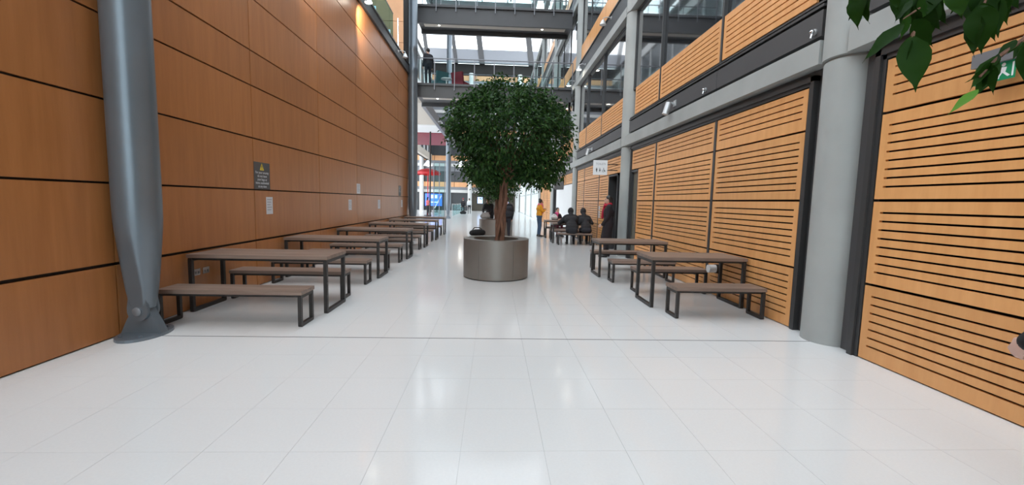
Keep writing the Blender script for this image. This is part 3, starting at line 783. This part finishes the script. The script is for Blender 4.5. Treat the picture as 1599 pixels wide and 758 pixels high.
# ================================================================== SIGNS AND SMALL WALL FITTINGS
sg = tag(obj('warning_sign', MB().box(0, .004, 0, .49, 0, .445), 'sign_grey', loc=(LX, 7.19, 1.607)), 'charcoal warning sign with yellow triangle on the orange wall', 'sign')
obj('warning_triangle', MB().prism([(.175, .315), (.305, .315), (.24, .43)], 0, .004, .0052), 'yellow', sg)
obj('exclamation_mark', MB().prism([(.233, .352), (.247, .352), (.251, .395), (.229, .395)], 0, .0052, .006).box(.0052, .006, .233, .247, .328, .342), 'ink', sg)
for i, s_ in enumerate(['For your security', 'do not leave', 'your bags or', 'items unattended', 'at any time']):
    place_text(s_, .058, 'paper', sg, (.0045, .245, .275-i*.057), '+x')
def paper(y, z, w, h, label, mat='paper', lines=5):
    o = tag(obj('notice', MB().box(0, .0015, 0, w, 0, h), mat, loc=(LX, y, z)), label, 'notice', 'paper notices on the orange wall')
    b = MB()
    for i in range(lines): b.box(.0015, .002, w*.15, w*(.85-.1*(i % 3)), h*(.85-.15*i)-.006, h*(.85-.15*i)+.006)
    obj('printed_lines', b, 'print' if mat == 'paper' else 'paper', o)
paper(7.54, 1.185, .215, .295, 'white paper notice below the charcoal warning sign'); paper(11.72, 1.165, .25, .285, 'white paper notice on the wall near the third table, beside a panel joint')
paper(14.64, 1.15, .28, .30, 'white paper notice on the orange wall above the fourth table'); paper(18.25, 1.15, .28, .30, 'white paper notice below the small far dark sign')
paper(12.42, 1.62, .32, .285, 'upper paper notice just above the dark horizontal joint'); paper(17.78, 1.62, .46, .42, 'small dark sign high on the far end of the orange wall', 'sign_grey', 4)
for y in (5.68, 5.86):
    o = tag(obj('wall_socket', MB().box(0, .010, 0, .13, 0, .085), 'chrome', loc=(LX, y, .435)), 'steel wall socket under the first table, %s the strut' % ('nearer to' if y < 5.8 else 'farther from'), 'socket', 'wall sockets')
    for q in (.03, .085): obj('socket_hole', MB().box(.010, .0112, q, q+.02, .02, .05), 'ink', o)
for z0, h_, lb in ((1.28, .12, 'tiny white notice on the slatted panel beside the red-scarfed person, upper of two'), (.98, .26, 'small white notice on the slatted panel beside the red-scarfed person, lower of two')):
    o = tag(obj('notice', MB().box(-.002, 0, 0, .20, 0, h_), 'paper', loc=(RX, 14.96, z0)), lb, 'notice', 'notices on the slatted wall')
    obj('printed_lines', MB().box(-.0026, -.002, .03, .17, h_*.3, h_*.36).box(-.0026, -.002, .03, .15, h_*.6, h_*.66), 'print', o)
ct = thing('socket_outlet', 'white cylindrical socket outlet on the slatted wall below the first table', 'socket', (RX, 6.87, .465))
obj('body', MB().cyl((-.17, 0, 0), (-.0, 0, 0), .066, n=24), 'plug', ct, smooth=True); obj('collar', MB().cyl((-.05, 0, 0), (0, 0, 0), .076, n=24), 'steel_black', ct, smooth=True)
ex = thing('exit_sign', 'green and white emergency exit sign behind drooping leaves', 'sign', (3.60, 3.05, 2.44))
obj('housing', MB().box(-.035, .13, -.135, .135, .125, .225), 'sign_box', ex)
obj('green_plate', MB().box(-.004, .004, -.125, .125, 0, .125), 'green', ex)
obj('running_figure', MB().ball((-.005, -.055, .105), (.001, .013, .013), 10, 6).prism([(-.04, .09), (-.075, .085), (-.068, .05), (-.042, .052)], 0, -.0055, -.004)
    .prism([(-.068, .052), (-.05, .052), (-.085, .018), (-.10, .024)], 0, -.0055, -.004).prism([(-.055, .055), (-.042, .052), (-.022, .03), (-.022, .012), (-.034, .012), (-.036, .028)], 0, -.0055, -.004)
    .prism([(-.042, .088), (-.042, .076), (-.012, .066), (-.012, .076)], 0, -.0055, -.004), 'sign_white', ex)
obj('arrow', MB().prism([(.03, .022), (.095, .11), (.055, .105)], 0, -.0055, -.004), 'sign_white', ex)
obj('door_symbol', MB().box(-.0055, -.004, -.118, -.108, .015, .11), 'sign_white', ex)
def hang_sign(y, x0, x1, z0, z1, label):
    t = thing('hanging_sign', label, 'sign', (x0, y, z0)); w, h = x1-x0, z1-z0
    obj('plate', MB().box(0, w, 0, .03, 0, h), 'sign_white', t); obj('bracket', MB().box(w, RX+.02-x0, .005, .025, h*.3, h*.36).box(w, RX+.02-x0, .005, .025, h*.7, h*.76), 'steel_black', t)
    return t, w, h
t, w, h = hang_sign(13.0, 2.985, 3.415, 2.36, 2.80, 'white square sign with three figure symbols hanging beside the second concrete column')
place_text('TOILETS', .082, 'print', t, (w*.53, -.001, h*.74), '-y')
def figure(cx, skirt, wheel=False):
    b = MB(); z = h*.20; k = h*.28
    b.ball((cx, -.0015, z+k*.90), (.011, .0012, .012), 10, 6)
    if wheel:
        n = 18; ring = [(cx-.01+.036*math.cos(2*math.pi*i/n), z+.036+.036*math.sin(2*math.pi*i/n)) for i in range(n)]
        for i in range(n):
            if 2 < i < 6: continue
            p, q = ring[i], ring[(i+1) % n]
            b.tube([(p[0], -.0015, p[1]), (q[0], -.0015, q[1])], .005, 5)
        b.tube([(cx, -.0015, z+k*.8), (cx, -.0015, z+.045), (cx+.035, -.0015, z+.045), (cx+.05, -.0015, z+.005)], .007, 6)
    elif skirt: b.prism([(cx-.006, z+k*.78), (cx+.006, z+k*.78), (cx+.024, z+k*.3), (cx+.008, z+k*.3), (cx+.008, z), (cx-.008, z), (cx-.008, z+k*.3), (cx-.024, z+k*.3)], 1, -.002, 0)
    else: b.prism([(cx-.020, z+k*.78), (cx+.020, z+k*.78), (cx+.020, z+k*.35), (cx+.011, z+k*.35), (cx+.011, z), (cx-.011, z), (cx-.011, z+k*.35), (cx-.020, z+k*.35)], 1, -.002, 0)
    obj('figure_symbol', b, 'ink', t)
figure(w*.24, False); figure(w*.47, True); figure(w*.74, False, True)
t, w, h = hang_sign(24.0, 3.0, 3.45, 2.32, 2.79, 'farther white hanging sign near the white boarding')
obj('printed_lines', MB().box(w*.2, w*.8, -.002, 0, h*.25, h*.29).box(w*.4, w*.6, -.002, 0, h*.55, h*.62), 'print', t)
tv = thing('wall_screen', 'dark wall-mounted screen tilted beside the farther hanging sign', 'screen', (3.60, 23.4, 2.2))
o = obj('panel', MB().box(-.04, .02, -.45, .45, 0, .62), 'steel_black', tv); o.rotation_euler = (0, -.25, .5); obj('bracket', MB().box(0, .17, -.03, .03, .2, .3), 'steel_black', tv)

# ================================================================== FAR THINGS
def canopy():
    t = thing('parasol', 'bright red parasol in the far opening', 'parasol', (-6.1, 40, 0)); n = 10; m_ = 4
    b = MB(); vs = [(0, 0, 4.35)]; N_ = n*m_
    for i in range(N_):
        a = 2*math.pi*i/N_; k = abs(math.sin(a*n/2)); r = 1.15-.05*k
        vs += [(r*.6*math.cos(a), r*.6*math.sin(a), 4.22), (r*math.cos(a), r*math.sin(a), 3.98), (r*1.0*math.cos(a), r*1.0*math.sin(a), 3.72+.07*k)]
    fs = []
    for i in range(N_):
        p, q = 1+i*3, 1+((i+1) % N_)*3
        fs += [(0, p, q), (p, p+1, q+1, q), (p+1, p+2, q+2, q+1)]
    obj('canopy', b.add(vs, fs), 'red', t, smooth=True)
    obj('pole', MB().tube([(0, 0, .05), (0, 0, 4.3)], .045, 10), 'red', t, smooth=True); obj('base', MB().cyl((0, 0, 0), (0, 0, .06), .35, n=24), 'steel_black', t)
canopy()
sc = thing('display_screen', 'wide blue lit display in the far opening under the red parasol', 'screen', (-7.2, 52, .7))
obj('bezel', MB().box(-1.1, 1.0, .02, .12, 0, 1.55), 'steel_black', sc); obj('picture', MB().box(-1.05, .95, 0, .02, .05, 1.5), 'screen', sc)
obj('printed_shapes', MB().box(-.35, -.05, -.01, 0, .95, 1.35).box(.1, .4, -.01, 0, .95, 1.35).box(-.8, .6, -.01, 0, .45, .55), 'screen_lit', sc)
obj('stand', MB().box(-.4, -.3, .03, .1, -.7, 0).box(.3, .4, .03, .1, -.7, 0).box(-.5, .5, -.2, .3, -.7, -.66), 'steel_black', sc)
for x, y, lb in ((-2.0, FY+.05, 'small blue lit display on the dark far doors beside the white column'), (1.75, FY+.05, 'small blue lit display on the dark far doors behind the trunk')):
    o = thing('display_screen', lb, 'screen', (x, y, 1.1)); obj('bezel', MB().box(-.42, .42, 0, .12, -.05, .95), 'steel_black', o); obj('picture', MB().box(-.36, .36, -.02, 0, .0, .9), 'screen_lit', o)
gs = thing('glass_screen', 'tall clear glass screen with slim steel posts beside the far grey tube', 'screen', (-4.95, 35.6, 0))
for i in range(3):
    obj('post', MB().box(i*.45-.03, i*.45+.03, -.04, .04, 0, 4.6), 'tube_far', gs)
    if i < 2: obj('pane', MB().box(i*.45+.035, i*.45+.415, -.01, .01, .06, 4.5), 'glass_green', gs)
gb = thing('glass_balustrade', 'glass balustrade with steel rail round the far floor opening', 'balustrade', (-3.8, 39.5, 0))
for i in range(9):
    obj('post', MB().box(-.025, .025, i*1.9-.03, i*1.9+.03, 0, 1.1), 'chrome', gb)
    if i < 8: obj('pane', MB().box(-.02, .02, i*1.9+.05, i*1.9+1.85, .05, 1.02), 'glass_green', gb)
obj('handrail', MB().tube([(0, -.1, 1.12), (0, 15.3, 1.12)], .03, 8), 'chrome', gb)
sb = thing('stair_balustrade', 'sloping glass stair side with pale rail behind the far person', 'balustrade', (-5.6, 41, 0))
obj('pane', MB().prism([(0, .0), (5, 0), (5, 1.9), (0, .7)], 0, -.01, .01), 'glass_green', sb); obj('handrail', MB().tube([(0, 0, .72), (0, 5, 1.92)], .05, 8), 'white', sb)
tag(obj('steel_pole', MB().cyl((0, 0, 0), (0, 0, 9.6), .06, n=12).cyl((0, 0, 0), (0, 0, .03), .15, n=16), 'steel_black', loc=(-4.98, 33.8, 0), smooth=True), 'thin black steel pole rising in front of the red parasol', 'pole')

def lounge(name, x, y, z, rz, mat, label):
    t = thing(name, label, 'chair', (x, y, z), rz, 'chairs on the lower bridge')
    obj('seat', MB().box(-.32, .32, -.3, .32, .28, .44), mat, t); obj('backrest', MB().prism([(-.30, .40), (-.18, .40), (-.26, .86), (-.38, .86)], 0, -.32, .32), mat, t)
    for sx in (-.27, .27):
        for sy in (-.25, .27): obj('leg', MB().cyl((sx, sy, 0), (sx, sy, .28), .016, n=8), 'chrome', t)
M['teal'] = plain('dark_teal_fabric', (.03, .09, .10), .8); M['wine'] = plain('wine_fabric', (.16, .015, .025), .8)
lounge('lounge_chair', -2.80, 21.95, 6.85, .6, 'teal', 'dark teal lounge chair behind the glass of the lower bridge')
lounge('lounge_chair', -1.76, 21.95, 6.85, -.5, 'wine', 'wine red lounge chair behind the glass of the lower bridge')
tb = thing('side_table', 'low white side table between the lounge chairs on the lower bridge', 'table', (-2.38, 21.3, 6.85))
obj('table_top', MB().cyl((0, 0, .40), (0, 0, .43), .26, n=24), 'white', tb); obj('leg', MB().cyl((0, 0, .02), (0, 0, .40), .03, n=12), 'white', tb); obj('base', MB().cyl((0, 0, 0), (0, 0, .02), .18, n=24), 'white', tb)

# ================================================================== PEOPLE
def sdf(p, P):
    if p[0] == 'c':
        a, b = np.array(p[2]), np.array(p[3]); d = b-a; L2 = max(d@d, 1e-9)
        t = np.clip(((P-a)@d)/L2, 0, 1)
        return np.linalg.norm(P-(a+t[:, None]*d), axis=1)-(p[4]+(p[5]-p[4])*t)
    c, r = np.array(p[2]), np.array(p[3])
    return (np.linalg.norm((P-c)/r, axis=1)-1)*r.min()
def grow(name, prims, voxel, mats, smooth_it=4):
    "one continuous skin over all the primitives, each face taking the nearest primitive's material"
    b = MB()
    for p in prims:
        if p[0] == 'c':
            a, c = Vector(p[2]), Vector(p[3])
            if (c-a).length > 1e-5: b.tube([a, c], [p[4], p[5]], 16)
            b.ball(a, p[4], 16, 10); b.ball(c, p[5], 16, 10)
        else: b.ball(p[2], p[3], 20, 14)
    o = bpy.data.objects.new('tmp', b.mesh('tmp')); COL.objects.link(o)
    r = o.modifiers.new('r', 'REMESH'); r.mode = 'VOXEL'; r.voxel_size = voxel
    s_ = o.modifiers.new('s', 'SMOOTH'); s_.iterations = smooth_it; s_.factor = .5
    bpy.context.view_layer.update()
    me = bpy.data.meshes.new_from_object(o.evaluated_get(bpy.context.evaluated_depsgraph_get())); bpy.data.objects.remove(o)
    me.name = name; me.materials.clear(); keys = []
    for p in prims:
        if p[1] not in keys: keys.append(p[1])
    for k in keys: me.materials.append(mats[k])
    n = len(me.polygons); C_ = np.zeros(n*3); me.polygons.foreach_get('center', C_); C_ = C_.reshape(-1, 3)
    D = np.stack([sdf(p, C_) for p in prims]); w = D.argmin(0); idx = np.array([keys.index(p[1]) for p in prims])[w]
    me.polygons.foreach_set('material_index', idx.astype(np.int32)); me.shade_smooth(); me.update(); return me
def cloth(name, c, rough=.85): return plain(name, c, rough, noise=.12, nscale=14)
SKIN = [plain('skin_light', (.55, .33, .25), .5), plain('skin_tan', (.36, .20, .13), .5), plain('skin_pale', (.62, .40, .33), .5)]
HAIR = plain('dark_hair', (.015, .011, .009), .45)
def person(label, loc, rz, J=None, top=(.02, .02, .022), leg=(.02, .02, .024), shoe=(.015, .015, .015), skin=0, bulk=1.0, long_coat=False, scale=1.0,
           voxel=.016, hair='short', scarf=None, hood=False, skirt=False, hand_detail=False, z=0, sleeve_short=False, bag=None, hat=None):
    D = dict(pel=(0, 0, .93), waist=(0, 0, 1.10), chest=(0, .0, 1.27), sh=(0, -.005, 1.41), neck=(0, .015, 1.50), head=(0, .03, 1.60),
             hl=(-.09, 0, .90), hr=(.09, 0, .90), kl=(-.10, .03, .49), kr=(.10, .03, .49), al=(-.105, -.01, .085), ar=(.105, -.01, .085), fl=(-.125, .15, .035), fr=(.125, .15, .035),
             sl=(-.185, 0, 1.395), sr=(.185, 0, 1.395), el=(-.235, -.03, 1.13), er=(.235, -.03, 1.13), wl=(-.235, .06, .89), wr=(.235, .06, .89), tl=(-.225, .09, .80), tr=(.225, .09, .80))
    if J: D.update(J)
    V = {k: Vector(v) for k, v in D.items()}
    X = (V['sr']-V['sl']).normalized(); hx = Vector((1, 0, 0)); k = bulk; pr = []
    A = lambda *a: pr.append(a)
    A('c', 'leg', V['pel']-hx*.075, V['pel']+hx*.075, .105*k, .105*k)
    A('c', 'top', V['waist']-X*.055, V['waist']+X*.055, .108*k, .108*k)
    A('c', 'top', V['chest']-X*.085, V['chest']+X*.085, .118*k, .118*k); A('c', 'top', V['sh']-X*.13, V['sh']+X*.13, .062*k, .062*k)
    A('c', 'top', (V['pel']*.45+V['waist']*.55)-X*.07, (V['pel']*.45+V['waist']*.55)+X*.07, .112*k, .112*k)
    A('c', 'top', V['waist'], V['chest'], .11*k, .12*k)
    A('c', 'skin', V['sh']+Vector((0, 0, .03)), V['head'], .054, .05)
    hd = V['head']; hf = Vector(J['look']) if J and 'look' in J else Vector((0, 1, 0)); hf.normalize(); hs = hf.cross(Vector((0, 0, 1))).normalized()
    A('e', 'skin', hd+Vector((0, 0, .015)), (.080, .086, .108)); A('e', 'skin', hd+hf*.045-Vector((0, 0, .065)), (.048, .05, .045))
    A('c', 'skin', hd+hf*.085+Vector((0, 0, .01)), hd+hf*.105-Vector((0, 0, .025)), .010, .014)
    for s_ in (-1, 1): A('c', 'skin', hd+hs*s_*.080+Vector((0, 0, .015)), hd+hs*s_*.082-Vector((0, 0, .02)), .014, .011)
    for q in 'lr':
        A('c', 'leg', V['h'+q], V['k'+q], .086*min(k, 1.1), .060); A('c', 'leg', V['k'+q], V['a'+q], .058, .042)
        heel = V['a'+q]+(V['a'+q]-V['f'+q])*.22; heel.z = V['f'+q].z
        A('c', 'shoe', heel, V['f'+q], .042, .034); A('c', 'shoe', V['a'+q], heel, .044, .04)
        A('c', 'top', V['s'+q], V['e'+q], .058*k, .046*k); A('c', 'top', V['e'+q], V['w'+q], .046*k, .034*k)
        wr_, tp = V['w'+q], V['t'+q]; d = (tp-wr_).normalized(); L_ = (tp-wr_).length
        if not hand_detail:
            A('c', 'skin', wr_+d*.02, wr_+d*.07, .028, .034)
        else:
            A('c', 'skin', wr_-d*.01, wr_+d*.03, .026, .030)
        fwd = Vector((0, 1, 0)); fwd = (fwd-d*fwd.dot(d)); fwd = fwd.normalized() if fwd.length > .1 else Vector((1, 0, 0)); sd = d.cross(fwd)
        inn = -1 if sd.dot(V['chest']-wr_) < 0 else 1; sd = sd*inn          # towards the body: palm side
        for i, fl in enumerate((.075, .085, .08, .062)):
            b0 = wr_+d*.082+fwd*(.030-.020*i); b1 = b0+d*fl*.45+sd*.010; b2 = b1+d*fl*.28+sd*.028; b3 = b2+sd*.020-d*.006
            r_ = .0092 if hand_detail else .011
            if hand_detail: A('c', 'skin', wr_+d*.02+fwd*(.020-.013*i), b0, .015, .0105)
            A('c', 'skin', b0, b1, r_, r_*.95); A('c', 'skin', b1, b2, r_*.95, r_*.88)
            if hand_detail: A('c', 'skin', b2, b3, r_*.88, r_*.8)
        t0 = wr_+d*.028+fwd*.026; t1 = t0+d*.036+fwd*.020+sd*.012; t2 = t1+d*.034-fwd*.004+sd*.014
        A('c', 'skin', t0, t1, .014, .0115); A('c', 'skin', t1, t2, .011, .0088)
    if hand_detail:
        for q in 'lr': dd = (V['w'+q]-V['e'+q]).normalized(); A('c', 'top', V['w'+q]-dd*.10, V['w'+q]+dd*.012, .050, .047)
    if long_coat:
        for q in 'lr':
            kk = V['h'+q].lerp(V['k'+q], .85); A('c', 'top', V['h'+q]+Vector((0, 0, .05)), kk, .115*k, .105*k)
        A('c', 'top', V['pel'], (V['kl']+V['kr'])/2+Vector((0, 0, .08)), .12*k, .10*k)
    if hood:
        A('e', 'top', hd-hf*.03+Vector((0, 0, .01)), (.108, .112, .135)); A('c', 'top', V['sh']-hf*.05, hd-hf*.07-Vector((0, 0, .06)), .08, .08)
    mats = {'top': cloth('top_cloth', top), 'leg': cloth('leg_cloth', leg), 'shoe': plain('shoe_leather', shoe, .4), 'skin': SKIN[skin]}
    t = thing('person', label, 'person', (loc[0], loc[1], z), rz); t.scale = (scale,)*3
    link('body', grow('body', pr, voxel, mats), None, t)
    if hair and not hood:
        hp = [('e', 'h', hd-hf*.018+Vector((0, 0, .035)), (.090, .094, .100))]
        if hair == 'long': hp += [('c', 'h', hd-hf*.06+Vector((0, 0, .02)), hd-hf*.075-Vector((0, 0, .19)), .075, .055)]
        if hair == 'bun': hp += [('e', 'h', hd-hf*.06+Vector((0, 0, .12)), (.05, .05, .05))]
        link('hair', grow('hair', hp, .012, {'h': HAIR}), None, t)
    for s_ in (-1, 1): obj('eye', MB().ball(hd+hf*.078+hs*s_*.032+Vector((0, 0, .012)), .010, 8, 6), 'eye', t)
    obj('mouth', MB().tube([hd+hf*.088+hs*.022-Vector((0, 0, .062)), hd+hf*.096-Vector((0, 0, .064)), hd+hf*.088-hs*.022-Vector((0, 0, .062))], .005, 6), M['dark_red'], t)
    if scarf:
        c = V['neck']; n = 18; ring = [c+Vector((.085*math.cos(2*math.pi*i/n), .085*math.sin(2*math.pi*i/n)+.01, .02*math.sin(4*math.pi*i/n)-.03)) for i in range(n+1)]
        sp = [('c', 's', ring[i], ring[i+1], .036, .036) for i in range(n)]
        e0 = c+hf*.10+hs*.05-Vector((0, 0, .05)); e1 = V['waist']+hf*.135*k+hs*.05
        sp += [('c', 's', e0, V['chest']+hf*.13*k+hs*.055, .036, .034), ('c', 's', V['chest']+hf*.13*k+hs*.055, e1, .034, .036)]
        link('scarf', grow('scarf', sp, .012, {'s': cloth('scarf_cloth', scarf)}), None, t)
    if hat:
        link('hat', grow('hat', [('e', 's', hd-hf*.01+Vector((0, 0, .055)), (.096, .10, .085))], .012, {'s': cloth('hat_cloth', hat)}), None, t)
    if bag:
        link('backpack', grow('backpack', [('c', 's', V['chest']-Vector((.07, .19, -.02)), V['chest']-Vector((-.07, .19, -.02)), .10, .10), ('c', 's', V['waist']-Vector((.07, .19, .0)), V['waist']-Vector((-.07, .19, .0)), .11, .11)], .016, {'s': cloth('backpack_cloth', bag)}), None, t)
    return t
def seated(seat_h, fwd=.42, lean=.08, reach=None, spread=.12):
    z = seat_h+.095; L_ = lean
    J = dict(pel=(0, 0, z), waist=(0, L_*.3, z+.17), chest=(0, L_*.75, z+.34), sh=(0, L_, z+.48), neck=(0, L_*1.15+.01, z+.57), head=(0, L_*1.3+.03, z+.67),
             hl=(-.09, .02, z), hr=(.09, .02, z), kl=(-spread, fwd, z+.03), kr=(spread, fwd, z+.03), al=(-spread, fwd-.04, .085), ar=(spread, fwd-.04, .085), fl=(-spread-.02, fwd+.12, .035), fr=(spread+.02, fwd+.12, .035),
             sl=(-.185, L_, z+.465), sr=(.185, L_, z+.465), el=(-.27, L_+.10, z+.23), er=(.27, L_+.10, z+.23), wl=(-.16, L_+.32, z+.27), wr=(.16, L_+.32, z+.27), tl=(-.11, L_+.40, z+.28), tr=(.11, L_+.40, z+.28))
    if reach: J.update(reach)
    return J
HPI = math.pi/2
person('person in a mustard yellow jacket and jeans standing beside the fourth slatted-wall table', (1.98, 18.55), -HPI+.25,
       dict(el=(-.24, .08, 1.16), er=(.24, .08, 1.16), wl=(-.10, .23, 1.24), wr=(.10, .23, 1.22), tl=(-.04, .27, 1.29), tr=(.04, .27, 1.27), head=(0, .06, 1.585)),
       top=(.70, .30, .015), leg=(.045, .085, .15), skin=1, bulk=1.12, scale=.945, hair='bun', scarf=(.75, .15, .25))
person('seated person with a pink scarf and dark jacket at the fourth slatted-wall table', (2.72, 18.86), math.pi+.5,
       seated(.42, .36, .10, dict(wl=(-.05, .24, 1.0), tl=(-.02, .22, 1.08), el=(-.25, .16, .80))), top=(.05, .035, .045), leg=(.13, .03, .05), skin=0, scarf=(.75, .10, .28), scale=.97, bulk=1.05)
person('person in a black hooded coat seated with back turned at the third slatted-wall table', (2.78, 15.06), -.05, seated(.42, .38, .38, dict(el=(-.42, .36, .76), er=(.22, .36, .76))), top=(.014, .014, .016), leg=(.014, .014, .018), bulk=1.42, hair=None, hood=True, scale=1.0)
person('second person in black seated on the same bench beside the hooded coat', (3.33, 15.18), .10, seated(.42, .34, .36, dict(er=(.30, .26, .76), el=(-.22, .24, .76))), top=(.016, .015, .017), leg=(.016, .015, .02), bulk=1.15, scale=1.0, hair=None, hood=True)
person('person in a long black coat and red scarf standing before the second concrete column', (3.21, 11.85), HPI-.25,
       dict(el=(-.22, .02, 1.14), wl=(-.20, .16, .92), tl=(-.18, .24, .86), fl=(-.12, .22, .035), al=(-.11, .06, .085), kl=(-.10, .08, .49)), top=(.016, .010, .014), leg=(.018, .014, .018), skin=0, long_coat=True, bulk=1.26, hair='long', scarf=(.42, .01, .035), scale=1.0)
person('person in dark clothes with a backpack standing between the two planters behind the trunk', (.47, 15.6), .3, None, top=(.016, .016, .02), leg=(.018, .018, .025), bulk=1.12, scale=.96, skin=2, bag=(.02, .02, .025))
person('person in black leaning over the far side of the second planter', (-.16, 19.25), math.pi-.4,
       dict(waist=(0, .05, 1.08), chest=(0, .14, 1.23), sh=(0, .20, 1.35), neck=(0, .24, 1.43), head=(0, .28, 1.52), sl=(-.185, .2, 1.33), sr=(.185, .2, 1.33), el=(-.22, .30, 1.10), er=(.22, .30, 1.10), wl=(-.14, .44, .98), wr=(.14, .44, .98), tl=(-.1, .52, .96), tr=(.1, .52, .96)),
       top=(.02, .02, .024), leg=(.02, .02, .025), bulk=1.15, scale=.98, skin=1)
person('person in black with a pink top standing in the far opening under the parasol', (-5.9, 38.6), -.9,
       dict(el=(-.22, .12, 1.15), er=(.22, .12, 1.15), wl=(-.08, .26, 1.32), wr=(.08, .26, 1.30), tl=(-.03, .25, 1.4), tr=(.03, .25, 1.38)), top=(.55, .14, .14), leg=(.015, .015, .018), bulk=1.05, skin=0, voxel=.022, hair='long')
person('far person in a dark jacket and red hat walking beside the one in white', (-3.45, 48.4), .2, dict(fl=(-.12, .30, .035), al=(-.11, .16, .085), kl=(-.10, .14, .5)), top=(.03, .025, .028), leg=(.015, .015, .018), voxel=.022, hat=(.45, .04, .06))
person('far person in a white jumper and black trousers walking', (-2.75, 48.2), .1, dict(fr=(.12, .30, .035), ar=(.11, .16, .085), kr=(.10, .14, .5)), top=(.72, .72, .72), leg=(.015, .015, .018), voxel=.022)
person('dark figure standing behind the glass on the lower bridge beside the steel tube', (-3.22, 21.05), .6, None, top=(.02, .02, .026), leg=(.018, .02, .03), voxel=.02, z=6.85, bulk=1.1)
person('person in black cut off by the picture edge, only the hanging hand and cuff showing', (2.985, 1.62), 0.0,
       dict(sl=(-.19, 0, 1.395), el=(-.335, .12, 1.12), wl=(-.312, .33, .872), tl=(-.310, .40, .79), er=(.24, -.12, 1.14), wr=(.25, -.20, .89), tr=(.25, -.22, .80), kl=(-.10, -.02, .5), al=(-.105, -.34, .12), fl=(-.125, -.19, .035), kr=(.10, .2, .5), ar=(.105, .17, .085), fr=(.125, .33, .035)), top=(.012, .011, .013), leg=(.014, .014, .018), skin=2, voxel=.0065, hand_detail=True, bulk=1.08)

# ---- bags
def soft_bag(name, label, loc, rz, prims, c, strap=None):
    t = thing(name, label, 'bag', loc, rz)
    link('body', grow('body', prims, .012, {'b': cloth('bag_cloth', c)}), None, t)
    if strap: obj('strap', MB().tube(strap, .010, 6), 'steel_black', t, smooth=True)
soft_bag('holdall', 'black soft bag lying on the rim of the front planter', (-.33, 8.83, .775), .6, [('c', 'b', (-.13, 0, .065), (.13, 0, .065), .058, .062), ('c', 'b', (-.08, .02, .10), (.08, 0, .10), .03, .04)], (.014, .014, .016),
         [(-.14, 0, .10), (-.06, .02, .17), (.06, .02, .17), (.15, 0, .10)])
soft_bag('shopping_bag', 'grey cloth bag on the second planter beside the leaning person', (-.34, 17.72, .745), .3, [('c', 'b', (-.12, 0, .12), (.12, 0, .13), .10, .09), ('c', 'b', (-.1, 0, .22), (.10, 0, .24), .05, .05)], (.26, .24, .23))
soft_bag('rucksack', 'black bag on the floor before the two far walkers', (-3.3, 46.5, 0), .2, [('c', 'b', (-.2, 0, .16), (.2, 0, .16), .15, .15), ('c', 'b', (-.1, 0, .3), (.1, 0, .3), .08, .08)], (.012, .012, .014))
soft_bag('tote_bag', 'white bag held in the lap of the person with the pink scarf', (2.62, 18.45, .755), .2, [('c', 'b', (-.07, 0, .10), (.08, 0, .09), .085, .08), ('c', 'b', (-.04, 0, .2), (.05, 0, .18), .05, .05)], (.62, .62, .62))
